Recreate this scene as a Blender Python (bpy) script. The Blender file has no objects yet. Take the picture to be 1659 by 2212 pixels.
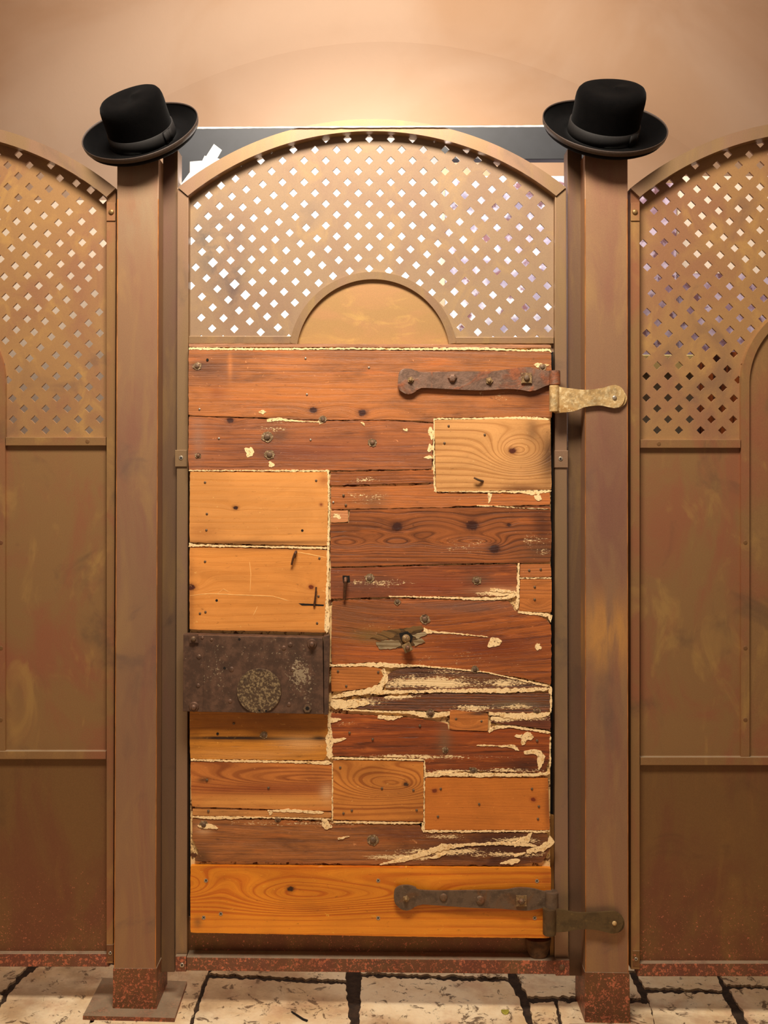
import bpy, bmesh, math, random
from mathutils import Vector, Matrix, noise as mnoise
from mathutils.geometry import delaunay_2d_cdt
random.seed(7)

# ------------------------------------------------------------------ camera, world, lights
S, D, H, CX, HY = 0.00115, 2.4, 1.34, 829.5, 1020.0   # metres per photo unit at y=0, distance, eye height
scene = bpy.context.scene
COL = scene.collection
cam_d = bpy.data.cameras.new('camera'); cam = bpy.data.objects.new('camera', cam_d); COL.objects.link(cam)
cam.location = (0, -D, H); cam.rotation_euler = (math.pi/2, 0, 0)
cam_d.sensor_fit = 'VERTICAL'; cam_d.sensor_height = 36.0
cam_d.lens = 36.0*D/(2212*S); cam_d.shift_y = (HY-1106.0)/2212.0; cam_d.clip_start = 0.05
scene.camera = cam
scene.view_settings.view_transform = 'Standard'; scene.view_settings.look = 'None'
scene.view_settings.gamma = 1.0; scene.view_settings.use_curve_mapping = False
scene.view_settings.exposure = 0.0
w = bpy.data.worlds.new('world'); scene.world = w; w.use_nodes = True
w.node_tree.nodes['Background'].inputs[0].default_value = (1.0, 0.86, 0.74, 1)
w.node_tree.nodes['Background'].inputs[1].default_value = 0.20

def area(name, loc, target, sx, sy, energy, col, spread=180):
    l = bpy.data.lights.new(name, 'AREA'); l.shape = 'RECTANGLE'; l.size = sx; l.size_y = sy
    l.energy = energy; l.color = col; l.spread = math.radians(spread)
    o = bpy.data.objects.new(name, l); COL.objects.link(o); o.location = loc
    o.rotation_euler = (Vector(target)-Vector(loc)).to_track_quat('-Z', 'Y').to_euler()
    return o
area('ceiling_lamp_light', (-0.15, -1.25, 3.15), (-0.1, 0.0, 1.45), 1.0, 0.5, 100, (1.0, 0.89, 0.75))
area('uplight_behind_partition', (0.0, 1.45, 2.2), (0.0, 2.0, 3.0), 0.9, 0.14, 19, (1.0, 0.86, 0.70), 150)
area('added_paper_backlight', (-0.21, 0.42, 1.86), (-0.21, 0.0, 1.88), 0.70, 0.66, 8, (1.0, 0.97, 0.93), 120)  # added light without a fixture, whitens the paper behind the lattice
area('added_backroom_fill', (0.2, 0.25, 2.9), (0.1, 1.6, 0.9), 2.2, 0.3, 20, (1.0, 0.93, 0.86), 110)  # added unseen fill, brightens the back wall and the side lattice holes
def point(name, loc, energy, col, r):
    l = bpy.data.lights.new(name, 'POINT'); l.energy = energy; l.color = col; l.shadow_soft_size = r
    o = bpy.data.objects.new(name, l); COL.objects.link(o); o.location = loc

# ------------------------------------------------------------------ helpers
def P(px, py, y=0.0):
    k = S*(D+y)/D
    return Vector(((px-CX)*k, y, H-(py-HY)*k))
def lin(c):
    return tuple(((v/255)/12.92 if v/255 <= 0.04045 else ((v/255+0.055)/1.055)**2.4) for v in c)+(1.0,)

class T:
    """small node-expression helper"""
    def __init__(s, name, rough=0.5, metal=0.0, spec=0.5):
        s.m = bpy.data.materials.new(name); s.m.use_nodes = True; s.nt = s.m.node_tree
        s.b = s.nt.nodes['Principled BSDF']
        s.b.inputs['Roughness'].default_value = rough; s.b.inputs['Metallic'].default_value = metal
        s.b.inputs['Specular IOR Level'].default_value = spec
        tc = s.nt.nodes.new('ShaderNodeTexCoord'); s.co = tc.outputs['Object']
        sp = s.nt.nodes.new('ShaderNodeSeparateXYZ'); s.nt.links.new(s.co, sp.inputs[0])
        s.x, s.y, s.z = sp.outputs
    def _in(s, sock, v):
        if isinstance(v, (int, float)): sock.default_value = v
        elif isinstance(v, tuple): sock.default_value = v
        else: s.nt.links.new(v, sock)
    def f(s, op, a, b=None, c=None, clamp=False):
        n = s.nt.nodes.new('ShaderNodeMath'); n.operation = op; n.use_clamp = clamp
        s._in(n.inputs[0], a)
        if b is not None: s._in(n.inputs[1], b)
        if c is not None: s._in(n.inputs[2], c)
        return n.outputs[0]
    def vec(s, x, y, z):
        n = s.nt.nodes.new('ShaderNodeCombineXYZ'); s._in(n.inputs[0], x); s._in(n.inputs[1], y); s._in(n.inputs[2], z)
        return n.outputs[0]
    def noise(s, v, scale=1.0, detail=3.0, rough=0.55, dist=0.0):
        n = s.nt.nodes.new('ShaderNodeTexNoise'); s._in(n.inputs['Vector'], v)
        n.inputs['Scale'].default_value = scale; n.inputs['Detail'].default_value = detail
        n.inputs['Roughness'].default_value = rough; n.inputs['Distortion'].default_value = dist
        return n.outputs['Fac']
    def voro(s, v, scale=1.0, rnd=1.0, feature='F1'):
        n = s.nt.nodes.new('ShaderNodeTexVoronoi'); n.feature = feature; s._in(n.inputs['Vector'], v)
        n.inputs['Scale'].default_value = scale; n.inputs['Randomness'].default_value = rnd
        return n.outputs['Distance']
    def step(s, v, a, b, lo=0.0, hi=1.0):
        n = s.nt.nodes.new('ShaderNodeMapRange'); n.interpolation_type = 'SMOOTHSTEP'
        s._in(n.inputs[0], v); s._in(n.inputs[1], a); s._in(n.inputs[2], b)
        n.inputs[3].default_value = lo; n.inputs[4].default_value = hi
        return n.outputs[0]
    def mix(s, fac, a, b, mode='MIX'):
        n = s.nt.nodes.new('ShaderNodeMix'); n.data_type = 'RGBA'; n.blend_type = mode
        s._in(n.inputs[0], fac); s._in(n.inputs[6], a); s._in(n.inputs[7], b)
        return n.outputs[2]
    def color(s, c): s._in(s.b.inputs['Base Color'], c); return s
    def bump(s, h, strength=0.3, dist=0.002):
        n = s.nt.nodes.new('ShaderNodeBump'); n.inputs['Strength'].default_value = strength
        n.inputs['Distance'].default_value = dist; s._in(n.inputs['Height'], h)
        s.nt.links.new(n.outputs[0], s.b.inputs['Normal']); return s
    def ellipse(s, cx, cz, rx, rz, soft=1.0):
        """1 at centre falling to 0 beyond the ellipse"""
        dx = s.f('MULTIPLY', s.f('SUBTRACT', s.x, cx), 1/rx); dz = s.f('MULTIPLY', s.f('SUBTRACT', s.z, cz), 1/rz)
        r2 = s.f('ADD', s.f('MULTIPLY', dx, dx), s.f('MULTIPLY', dz, dz))
        return s.f('EXPONENT', s.f('MULTIPLY', r2, -soft))

# ------------------------------------------------------------------ objects
def link(name, mesh, mat, parent=None, loc=None):
    o = bpy.data.objects.new(name, mesh); COL.objects.link(o)
    if mat is not None and not mesh.materials:
        for mm in (mat if isinstance(mat, (list, tuple)) else [mat]): mesh.materials.append(mm)
    if parent is not None: o.parent = parent
    if loc is not None: o.location = loc
    return o
ORG = {}
def thing(name, label, cat, loc, group=None):
    o = bpy.data.objects.new(name, None); COL.objects.link(o); o.location = loc; o.empty_display_size = 0.05
    o['label'] = label; o['category'] = cat
    if group: o['group'] = group
    ORG[o] = Vector(loc)
    return o
def finish(name, bm, mat, parent=None, smooth=False, label=None, angle=35):
    """mesh written in world coordinates; shifted to its parent's origin"""
    if parent is not None:
        off = ORG[parent]
        bmesh.ops.translate(bm, verts=bm.verts, vec=-off)
    bmesh.ops.recalc_face_normals(bm, faces=bm.faces)
    me = bpy.data.meshes.new(name); bm.to_mesh(me); bm.free()
    if smooth:
        me.shade_smooth()
        try: me.set_sharp_from_angle(angle=math.radians(angle))
        except Exception: pass
    o = link(name, me, mat, parent)
    if parent is not None: ORG[o] = ORG[parent]
    if label: o['label'] = label
    return o
def tag(o, label, cat, group=None):
    o['label'] = label; o['category'] = cat
    if group: o['group'] = group
    return o
def struct(o): o['kind'] = 'structure'; return o

def add_prism(bm, pts, y0, th, bevel=0.0, seg=2):
    """pts: list of photo-plane points at depth y0; extruded away from the viewer by th"""
    fv = [bm.verts.new(P(x, y, y0)) for x, y in pts]
    bv = [bm.verts.new(v.co + Vector((0, th, 0))) for v in fv]
    n = len(pts); ff = bm.faces.new(fv); bf = bm.faces.new(list(reversed(bv)))
    for i in range(n): bm.faces.new((fv[i], fv[(i+1) % n], bv[(i+1) % n], bv[i]))
    if bevel:
        bmesh.ops.bevel(bm, geom=list(ff.edges), offset=bevel, segments=seg, profile=0.6, affect='EDGES', clamp_overlap=True)
    return bm
def prism(name, pts, y0, th, mat, parent=None, bevel=0.0, label=None, smooth=False, seg=2):
    bm = bmesh.new(); add_prism(bm, pts, y0, th, bevel, seg)
    return finish(name, bm, mat, parent, smooth, label)
def rect(x0, y0, x1, y1): return [(x0, y0), (x1, y0), (x1, y1), (x0, y1)]
def jag(pts, amp=1.0, stepl=6.0, seed=0, fr=0.08, grow=0.0):
    """resample a polygon and roughen its edges"""
    out = []; n = len(pts)
    for i in range(n):
        a, b = pts[i], pts[(i+1) % n]; L = math.hypot(b[0]-a[0], b[1]-a[1]); k = max(1, int(L/stepl))
        nx, ny = -(b[1]-a[1])/max(L, 1e-6), (b[0]-a[0])/max(L, 1e-6)
        for j in range(k):
            t = j/k; x = a[0]+(b[0]-a[0])*t; y = a[1]+(b[1]-a[1])*t
            d = amp*(mnoise.noise(Vector((x*fr, y*fr, seed*7.3)))*1.2 + 0.6*mnoise.noise(Vector((x*fr*4, y*fr*4, seed*3.1+5))))
            d -= grow if 0 < j else grow*0.4
            out.append((x+nx*d, y+ny*d))
    return out
def add_cyl(bm, c, axis, r, h, seg=20, r2=None, dome=0.0):
    """cylinder/cone starting at c along axis"""
    axis = Vector(axis).normalized(); q = Vector((0, 0, 1)).rotation_difference(axis).to_matrix().to_4x4()
    r2 = r if r2 is None else r2; rings = [(r, 0.0), (r2, h)]
    if dome: 
        for k in range(1, 5):
            a = k/5*math.pi/2; rings.append((r2*math.cos(a), h+dome*math.sin(a)))
    vs = []
    for rr, zz in rings:
        vs.append([bm.verts.new(Vector(c)+q @ Vector((rr*math.cos(2*math.pi*i/seg), rr*math.sin(2*math.pi*i/seg), zz))) for i in range(seg)])
    for a, b in zip(vs[:-1], vs[1:]):
        for i in range(seg): bm.faces.new((a[i], a[(i+1) % seg], b[(i+1) % seg], b[i]))
    bm.faces.new(list(reversed(vs[0]))); bm.faces.new(vs[-1])
def add_tube(bm, pts, r, seg=8, r_end=None):
    pts = [Vector(p) for p in pts]; rings = []
    for i, p in enumerate(pts):
        t = (pts[min(i+1, len(pts)-1)]-pts[max(i-1, 0)]).normalized()
        u = t.orthogonal().normalized() if i == 0 else (u - t*u.dot(t)).normalized()
        v = t.cross(u); rr = r if r_end is None else r+(r_end-r)*i/(len(pts)-1)
        rings.append([bm.verts.new(p+(u*math.cos(2*math.pi*k/seg)+v*math.sin(2*math.pi*k/seg))*rr) for k in range(seg)])
    for a, b in zip(rings[:-1], rings[1:]):
        for k in range(seg): bm.faces.new((a[k], a[(k+1) % seg], b[(k+1) % seg], b[k]))
    bm.faces.new(list(reversed(rings[0]))); bm.faces.new(rings[-1])
def arc(cx, cy, r, a0, a1, n=48):
    return [(cx+r*math.cos(a0+(a1-a0)*i/n), cy-r*math.sin(a0+(a1-a0)*i/n)) for i in range(n+1)]
def add_band(bm, outer, inner, y0, th):
    """strip between two polylines of equal length"""
    n = len(outer); cols = []
    for (ox, oy), (ix, iy) in zip(outer, inner):
        o, i_ = P(ox, oy, y0), P(ix, iy, y0); back = Vector((0, th, 0))
        cols.append([bm.verts.new(v) for v in (o, i_, i_+back, o+back)])
    for a, b in zip(cols[:-1], cols[1:]):
        for k in range(4): bm.faces.new((a[k], a[(k+1) % 4], b[(k+1) % 4], b[k]))
    bm.faces.new(cols[0]); bm.faces.new(list(reversed(cols[-1])))
def inside(p, poly):
    x, y = p; c = False; n = len(poly)
    for i in range(n):
        x1, y1 = poly[i]; x2, y2 = poly[(i+1) % n]
        if (y1 > y) != (y2 > y) and x < (x2-x1)*(y-y1)/(y2-y1)+x1: c = not c
    return c
def add_perforated(bm, outline, holes, y0, th):
    verts = []; edges = []
    for loop in [outline]+holes:
        s0 = len(verts); verts += [Vector(p) for p in loop]; n = len(loop)
        edges += [(s0+i, s0+(i+1) % n) for i in range(n)]
    vo, eo, fo, _, _, _ = delaunay_2d_cdt(verts, edges, [], 0, 1e-4)
    cell = {}
    for h in holes:
        hx = sum(p[0] for p in h)/len(h); hy = sum(p[1] for p in h)/len(h)
        cell.setdefault((int(hx//30), int(hy//30)), []).append(h)
    keep = []
    for f in fo:
        c = (sum(vo[i][0] for i in f)/len(f), sum(vo[i][1] for i in f)/len(f))
        if not inside(c, outline): continue
        cx_, cy_ = int(c[0]//30), int(c[1]//30); hit = False
        for ax in (-1, 0, 1):
            for ay in (-1, 0, 1):
                for h in cell.get((cx_+ax, cy_+ay), ()):
                    if inside(c, h): hit = True
        if not hit: keep.append(f)
    used = sorted({i for f in keep for i in f}); fm = {i: bm.verts.new(P(vo[i][0], vo[i][1], y0)) for i in used}
    bk = {i: bm.verts.new(fm[i].co+Vector((0, th, 0))) for i in used}; cnt = {}
    for f in keep:
        bm.faces.new([fm[i] for i in f]); bm.faces.new([bk[i] for i in reversed(f)])
        for a, b in zip(f, list(f[1:])+[f[0]]): cnt[(a, b)] = 1
    for (a, b) in cnt:
        if (b, a) not in cnt: bm.faces.new((fm[b], fm[a], bk[a], bk[b]))

# ------------------------------------------------------------------ materials
def bronze(name, base=(150, 112, 72), red=(140, 92, 66), gold=(176, 134, 74), dark=(96, 78, 64), metal=0.35, rough=0.46,
           vert=0.35, spots=None, patches=()):
    t = T(name, rough, metal, 0.4)
    v = t.vec(t.x, t.y, t.f('MULTIPLY', t.z, vert))
    n1 = t.noise(v, 7, 5, 0.6, 0.6); n2 = t.noise(t.vec(t.f('ADD', t.x, 3.3), t.y, t.f('MULTIPLY', t.z, vert)), 12, 4, 0.6, 0.8)
    n3 = t.noise(t.vec(t.x, t.f('ADD', t.y, 7.7), t.z), 5, 4, 0.6, 1.0)
    c = t.mix(t.step(n1, 0.42, 0.66), lin(base), lin(red))
    c = t.mix(t.f('MULTIPLY', t.step(n2, 0.52, 0.72), 0.7), c, lin(gold))
    c = t.mix(t.f('MULTIPLY', t.step(n3, 0.56, 0.74), 0.55), c, lin(dark))
    for (x, z, rx, rz, col, amt) in patches:
        e = t.ellipse(x, z, rx, rz); e = t.f('MULTIPLY', e, t.step(n2, 0.3, 0.62))
        c = t.mix(t.f('MULTIPLY', e, amt, clamp=True), c, lin(col))
    fine = t.noise(t.co, 420, 2, 0.6)
    c = t.mix(0.16, c, t.mix(fine, (0, 0, 0, 1), (1, 1, 1, 1)), 'OVERLAY')
    if spots is not None:      # reddish corrosion spots, thicker low down
        zt, zb = spots[:2]; amt = spots[2] if len(spots) > 2 else 1.0
        low = t.step(t.z, zt, zb, 0, 1); sc = t.noise(t.co, 9, 3, 0.6)
        for k_, (sc_, th_) in enumerate(((95, 0.30*amt), (190, 0.34*amt), (380, 0.36*amt))):
            vd = t.voro(t.vec(t.f('ADD', t.x, k_*1.7), t.y, t.z), sc_, 1.0); vs = t.noise(t.co, sc_*0.35, 4, 0.7)
            lim = t.f('MULTIPLY', t.f('MULTIPLY', low, t.step(vs, 0.40, 0.62)), th_*1.5)
            m = t.step(t.f('SUBTRACT', lim, vd), 0.0, 0.07)
            c = t.mix(t.f('MULTIPLY', m, 0.85), c, lin((206, 122, 90)))
        rr = t.f('MULTIPLY', low, t.step(t.noise(t.co, 14, 4, 0.7), 0.40, 0.62))
        c = t.mix(t.f('MULTIPLY', rr, 0.5), c, lin((112, 66, 48)))
    ge = t.nt.nodes.new('ShaderNodeNewGeometry'); se = t.nt.nodes.new('ShaderNodeSeparateXYZ'); t.nt.links.new(ge.outputs['Normal'], se.inputs[0])
    c = t.mix(t.f('MULTIPLY', t.step(se.outputs[2], 0.7, 0.95), t.step(n2, 0.25, 0.6, 0.45, 0.85)), c, lin((168, 150, 124)))   # dust lying on ledges
    t.color(c); t.b.inputs['Roughness'].default_value = rough
    t.bump(t.f('ADD', fine, t.f('MULTIPLY', n1, 2)), 0.08, 0.001)
    return t.m
M_post = bronze('bronze_post_patina', (150, 106, 74), (142, 92, 72), (165, 122, 74), (112, 84, 72), vert=0.25)
M_foot = bronze('bronze_foot_corroded', (118, 82, 54), (118, 70, 52), (130, 92, 56), (84, 60, 50), spots=(0.30, 0.05))
M_sheet = bronze('bronze_sheet_patina', (146, 110, 70), (150, 98, 68), (172, 134, 78), (106, 82, 62), vert=0.5)
M_low = bronze('bronze_kick_sheet', (124, 90, 54), (120, 78, 52), (134, 98, 56), (92, 66, 46), spots=(0.46, 0.0, 0.62))
M_frame = bronze('bronze_frame_patina', (142, 114, 82), (146, 114, 90), (158, 128, 84), (108, 90, 76), vert=0.2, rough=0.42)
M_rail = bronze('bronze_rail_corroded', (118, 84, 60), (124, 76, 62), (132, 96, 64), (92, 66, 56), spots=(0.9, 0.2))
M_lat = bronze('bronze_lattice_patina', (146, 120, 92), (140, 112, 88), (160, 130, 90), (118, 98, 84), vert=0.8, metal=0.12, rough=0.55, patches=[
    (P(478, 610).x, P(478, 610).z, 0.045, 0.075, (92, 82, 78), 1.5), (P(440, 580).x, P(440, 580).z, 0.035, 0.05, (100, 88, 80), 1.2), (P(497, 690).x, P(497, 690).z, 0.014, 0.05, (104, 84, 74), 1.3),
    (P(120, 880).x, P(120, 880).z, 0.11, 0.07, (92, 68, 58), 1.2)])
M_lun = bronze('bronze_lunette', (170, 132, 84), (176, 132, 88), (196, 156, 92), (128, 108, 86), vert=2.2)
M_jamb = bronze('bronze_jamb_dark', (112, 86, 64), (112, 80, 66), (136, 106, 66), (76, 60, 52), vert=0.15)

def plain(name, col, rough=0.6, metal=0.0, var=0.25, scale=30, spec=0.4, bumpd=0.0):
    t = T(name, rough, metal, spec); n = t.noise(t.co, scale, 4, 0.6)
    dk = tuple(c*(1-var) for c in lin(col)[:3])+(1,)
    t.color(t.mix(t.step(n, 0.35, 0.65), dk, lin(col)))
    if bumpd: t.bump(t.noise(t.co, scale*3, 4, 0.6), 0.6, bumpd)
    return t.m
def steelish(name, base, rust, light, scale=40, lightth=0.62):
    t = T(name, 0.55, 0.35, 0.5); a = t.noise(t.co, scale, 5, 0.7); b = t.noise(t.co, scale*0.35, 4, 0.6, 1.0); c3 = t.noise(t.co, scale*2.5, 4, 0.7)
    c = t.mix(t.step(b, 0.50, 0.66), lin(base), lin(rust))
    c = t.mix(t.f('MULTIPLY', t.step(c3, lightth, lightth+0.08), 0.8), c, lin(light))
    c = t.mix(t.f('MULTIPLY', t.step(a, 0.55, 0.35), 0.5), c, lin(tuple(v*0.55 for v in base)))
    t.color(c); t.bump(t.f('ADD', a, t.f('MULTIPLY', b, 1.5)), 0.7, 0.0022); return t.m
M_iron = steelish('rusty_forged_iron', (128, 98, 80), (158, 92, 58), (166, 142, 112))
M_iron2 = steelish('dark_forged_iron', (108, 88, 70), (118, 84, 56), (150, 128, 96))
M_bolt = steelish('bolt_iron', (112, 88, 66), (126, 86, 60), (176, 150, 112), 90)
M_brass = steelish('worn_brass', (196, 162, 108), (176, 134, 76), (226, 200, 150), 30, 0.5)
M_brassd = steelish('darkened_brass', (98, 78, 48), (88, 66, 42), (120, 96, 56), 30, 0.6)
M_gapshade = plain('gap_shade_dark', (34, 26, 20), 0.8, 0, 0.3, 20)  # near-black colour holds the shade of the door gaps
M_scr = plain('pale_scratched_wood', (250, 190, 112), 0.7, 0, 0.15, 60)
M_edge = plain('copper_edge', (206, 132, 66), 0.4, 0.4, 0.45, 14)
M_nut = steelish('pale_worn_nut', (150, 120, 80), (112, 78, 52), (200, 172, 124), 120, 0.55)
M_crater = steelish('torn_wood_ring', (132, 104, 72), (88, 60, 40), (196, 168, 128), 90, 0.5)
M_ochre = plain('ochre_batten_wood', (176, 124, 62), 0.6, 0, 0.3, 20)
M_screw = plain('screw_steel', (190, 175, 155), 0.35, 0.6, 0.3, 300)
M_nail = plain('old_nail', (120, 96, 72), 0.5, 0.3, 0.4, 300)
M_nailrust = plain('rusted_bent_nail', (104, 70, 48), 0.5, 0.4, 0.4, 200)
M_hole = plain('dark_hole', (26, 18, 12), 0.9)
M_black = plain('black_board_paint', (26, 28, 33), 0.45, 0, 0.25, 20)
M_whiteedge = plain('white_tape_cloth', (250, 242, 226), 0.7, 0, 0.1)
M_pegw = plain('dark_peg_wood', (98, 66, 38), 0.8, 0, 0.5, 60, bumpd=0.003)
M_felt_t = T('black_fur_felt', 0.95, 0, 0.05)
M_felt_t.color(M_felt_t.mix(M_felt_t.noise(M_felt_t.co, 60, 4), lin((3, 3, 3)), lin((10, 8, 8))))
M_felt_t.b.inputs['Sheen Weight'].default_value = 0.03; M_felt_t.b.inputs['Sheen Roughness'].default_value = 0.4
M_felt_t.bump(M_felt_t.noise(M_felt_t.co, 500, 3), 0.5, 0.001); M_felt = M_felt_t.m
M_ribbon = plain('black_grosgrain_ribbon', (22, 18, 16), 0.75, 0, 0.3, 200)
M_bind = plain('brim_binding_ribbon', (60, 47, 39), 0.55, 0, 0.3, 200)
M_paper_t = T('white_paper', 0.8); M_paper_t.color(lin((246, 242, 232)))
_nt = M_paper_t.nt; _tr = _nt.nodes.new('ShaderNodeBsdfTranslucent'); _tr.inputs[0].default_value = (0.93, 0.94, 0.94, 1)
_mx = _nt.nodes.new('ShaderNodeMixShader'); _mx.inputs[0].default_value = 0.6
_out = [n for n in _nt.nodes if n.type == 'OUTPUT_MATERIAL'][0]
_nt.links.new(M_paper_t.b.outputs[0], _mx.inputs[1]); _nt.links.new(_tr.outputs[0], _mx.inputs[2]); _nt.links.new(_mx.outputs[0], _out.inputs[0])
M_paper = M_paper_t.m

def plaster(name, c1, c2):
    t = T(name, 0.9, 0, 0.2); n = t.noise(t.co, 1.1, 4, 0.5, 0.6); n2 = t.noise(t.co, 9, 5, 0.6)
    c = t.mix(t.step(n, 0.35, 0.65), lin(c1), lin(c2)); t.color(c); t.bump(n2, 0.15, 0.01); return t.m
M_wall = plaster('warm_plaster', (190, 166, 146), (178, 148, 122))

# ---- wood
DOOR_Y = 0.012
DOOR_O = Vector((0, DOOR_Y, P(0, 2026, DOOR_Y).z))
def L2(px, py): p = P(px, py, DOOR_Y)-DOOR_O; return p.x, p.z
PX = S*(D+DOOR_Y)/D
PUTTY = (250, 216, 160)
def wood(name, light, dark, seed=0, ring=150, ringamt=0.5, fine=0.5, warp=0.02, knots=(), loops=(), stains=(), speck=(), rough=0.42,
         bandf=None, hot=0.0, bumpd=0.0012, blotch=0.35, blotchc=None, crack=0.0, lowx=1.6, spec=0.4):
    light = tuple(min(250, a*b) for a, b in zip(light, ((1.06, 1.09, 1.10) if light[0] < 200 else (1.0, 1.03, 1.08)))); dark = tuple(a*b for a, b in zip(dark, (1.10, 1.20, 1.2)))
    t = T(name, rough, 0, spec); x, z = t.x, t.z
    # low-frequency warp of the ring field
    wv = t.noise(t.vec(t.f('MULTIPLY', x, lowx), float(seed*1.7), t.f('MULTIPLY', z, 9.0)), 1.0, 3, 0.5)
    v = t.f('ADD', z, t.f('MULTIPLY', t.f('SUBTRACT', wv, 0.5), warp*2))
    wob = t.noise(t.vec(t.f('MULTIPLY', x, 14), float(seed), t.f('MULTIPLY', z, 30)), 1.0, 2, 0.5)
    v = t.f('ADD', v, t.f('MULTIPLY', t.f('SUBTRACT', wob, 0.5), 0.004))
    for (px, py, rx, ry, h) in loops:
        cx_, cz_ = L2(px, py); v = t.f('ADD', v, t.f('MULTIPLY', t.ellipse(cx_, cz_, rx*PX, ry*PX), h*PX))
    for k in knots:
        cx_, cz_ = L2(k[0], k[1]); v = t.f('ADD', v, t.f('MULTIPLY', t.ellipse(cx_, cz_, k[2]*3.0*PX, k[2]*1.7*PX), k[2]*1.1*PX))
    wn = t.noise(t.vec(0.0, float(seed)*2.1, t.f('MULTIPLY', v, 45)), 1.0, 2, 0.5)
    ph = t.f('ADD', t.f('MULTIPLY', v, ring*2*math.pi), t.f('MULTIPLY', wn, 9))
    sn = t.f('MULTIPLY_ADD', t.f('SINE', ph), 0.5, 0.5)
    rings = t.f('POWER', sn, 3.0)
    fi = t.noise(t.vec(t.f('MULTIPLY', x, 9), float(seed)+0.5, t.f('MULTIPLY', v, 620)), 1.0, 4, 0.65)
    mid = t.noise(t.vec(t.f('MULTIPLY', x, 4), float(seed)+9.5, t.f('MULTIPLY', v, 110)), 1.0, 4, 0.6)
    g = t.f('ADD', t.f('MULTIPLY', rings, ringamt), t.f('MULTIPLY', t.step(fi, 0.40, 0.68), fine))
    g = t.f('MULTIPLY', g, t.step(mid, 0.25, 0.62, 0.35, 1.0), clamp=True)
    c = t.mix(g, lin(light), lin(dark))
    bl = t.noise(t.vec(t.f('MULTIPLY', x, 7), float(seed)+4.0, t.f('MULTIPLY', z, 22)), 1.0, 5, 0.65, 0.5)
    bc = blotchc or tuple(v_*0.55 for v_ in dark)
    c = t.mix(t.f('MULTIPLY', t.step(bl, 0.48, 0.74), blotch), c, lin(bc))
    lm = t.noise(t.vec(t.f('MULTIPLY', x, 3.2), float(seed)+21, t.f('MULTIPLY', z, 8)), 1.0, 5, 0.6, 0.7)
    c = t.mix(t.step(lm, 0.34, 0.66, 0.30, 0.0), c, lin(tuple(v_*0.62 for v_ in dark)))
    if hot:
        hn = t.noise(t.vec(t.f('MULTIPLY', x, 5), float(seed)+25, t.f('MULTIPLY', z, 40)), 1.0, 4, 0.65, 0.4)
        c = t.mix(t.f('MULTIPLY', t.step(hn, 0.54, 0.70), hot), c, lin((204, 112, 48)))
        dn = t.noise(t.vec(t.f('MULTIPLY', x, 7), float(seed)+29, t.f('MULTIPLY', v, 90)), 1.0, 5, 0.7, 0.2)
        c = t.mix(t.f('MULTIPLY', t.step(dn, 0.56, 0.70), hot), c, lin((64, 30, 18)))
    for (px, py, rx, ry, col, amt) in stains:
        cx_, cz_ = L2(px, py); e = t.ellipse(cx_, cz_, rx*PX, ry*PX)
        c = t.mix(t.f('MULTIPLY', t.f('MULTIPLY', e, t.step(bl, 0.25, 0.55, 0.45, 1.0)), amt, clamp=True), c, lin(col))
    hgt = t.f('MULTIPLY', g, -0.7)
    kn = t.noise(t.co, 160, 3, 0.6)
    for k in knots:
        cx_, cz_ = L2(k[0], k[1]); r = k[2]; dk = k[3] if len(k) > 3 else (62, 30, 20)
        dx = t.f('MULTIPLY', t.f('SUBTRACT', x, cx_), 1/(r*1.15*PX)); dz = t.f('MULTIPLY', t.f('SUBTRACT', z, cz_), 1/(r*0.9*PX))
        rr = t.f('ADD', t.f('SQRT', t.f('ADD', t.f('MULTIPLY', dx, dx), t.f('MULTIPLY', dz, dz))), t.f('MULTIPLY', kn, 0.8))
        c = t.mix(t.f('MULTIPLY', t.step(rr, 2.3, 0.9), 0.6), c, lin(tuple((a+b)/2 for a, b in zip(dark, dk))))
        c = t.mix(t.step(rr, 1.35, 0.95), c, lin(dk))
    if crack:
        ck = t.noise(t.vec(t.f('MULTIPLY', x, 5), float(seed)+2.0, t.f('MULTIPLY', v, 190)), 1.0, 3, 0.7)
        cm = t.step(ck, 0.64, 0.70); c = t.mix(t.f('MULTIPLY', cm, crack), c, lin((40, 20, 12)))
        hgt = t.f('ADD', hgt, t.f('MULTIPLY', cm, -1.6*crack))
    sc1 = t.noise(t.vec(t.f('MULTIPLY', x, 60), float(seed)+11, t.f('MULTIPLY', z, 110)), 1.0, 4, 0.75, 0.6)
    c = t.mix(t.f('MULTIPLY', t.step(sc1, 0.64, 0.72), 0.5), c, lin(tuple(min(255, v_*1.15+40) for v_ in light)))
    sc2 = t.noise(t.vec(t.f('MULTIPLY', x, 45), float(seed)+14, t.f('MULTIPLY', z, 120)), 1.0, 5, 0.75, 0.4)
    c = t.mix(t.f('MULTIPLY', t.step(sc2, 0.60, 0.72), 0.6), c, lin(tuple(v_*0.5 for v_ in dark)))
    gr = t.noise(t.co, 700, 2, 0.6); c = t.mix(0.18, c, t.mix(gr, (0, 0, 0, 1), (1, 1, 1, 1)), 'OVERLAY')
    if speck:
        sp = t.noise(t.vec(t.f('MULTIPLY', x, 130), float(seed)+1.0, t.f('MULTIPLY', z, 420)), 1.0, 4, 0.75)
        sl = t.noise(t.vec(t.f('MULTIPLY', x, 16), float(seed)+6.0, t.f('MULTIPLY', z, 60)), 1.0, 4, 0.7)
        tot = None
        for (px, py, rx, ry, amt) in speck:
            cx_, cz_ = L2(px, py); e = t.f('MULTIPLY', t.ellipse(cx_, cz_, rx*PX, ry*PX), amt)
            tot = e if tot is None else t.f('MAXIMUM', tot, e)
        val = t.f('ADD', t.f('MULTIPLY', sp, 0.62), t.f('MULTIPLY', sl, 0.38))
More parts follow.
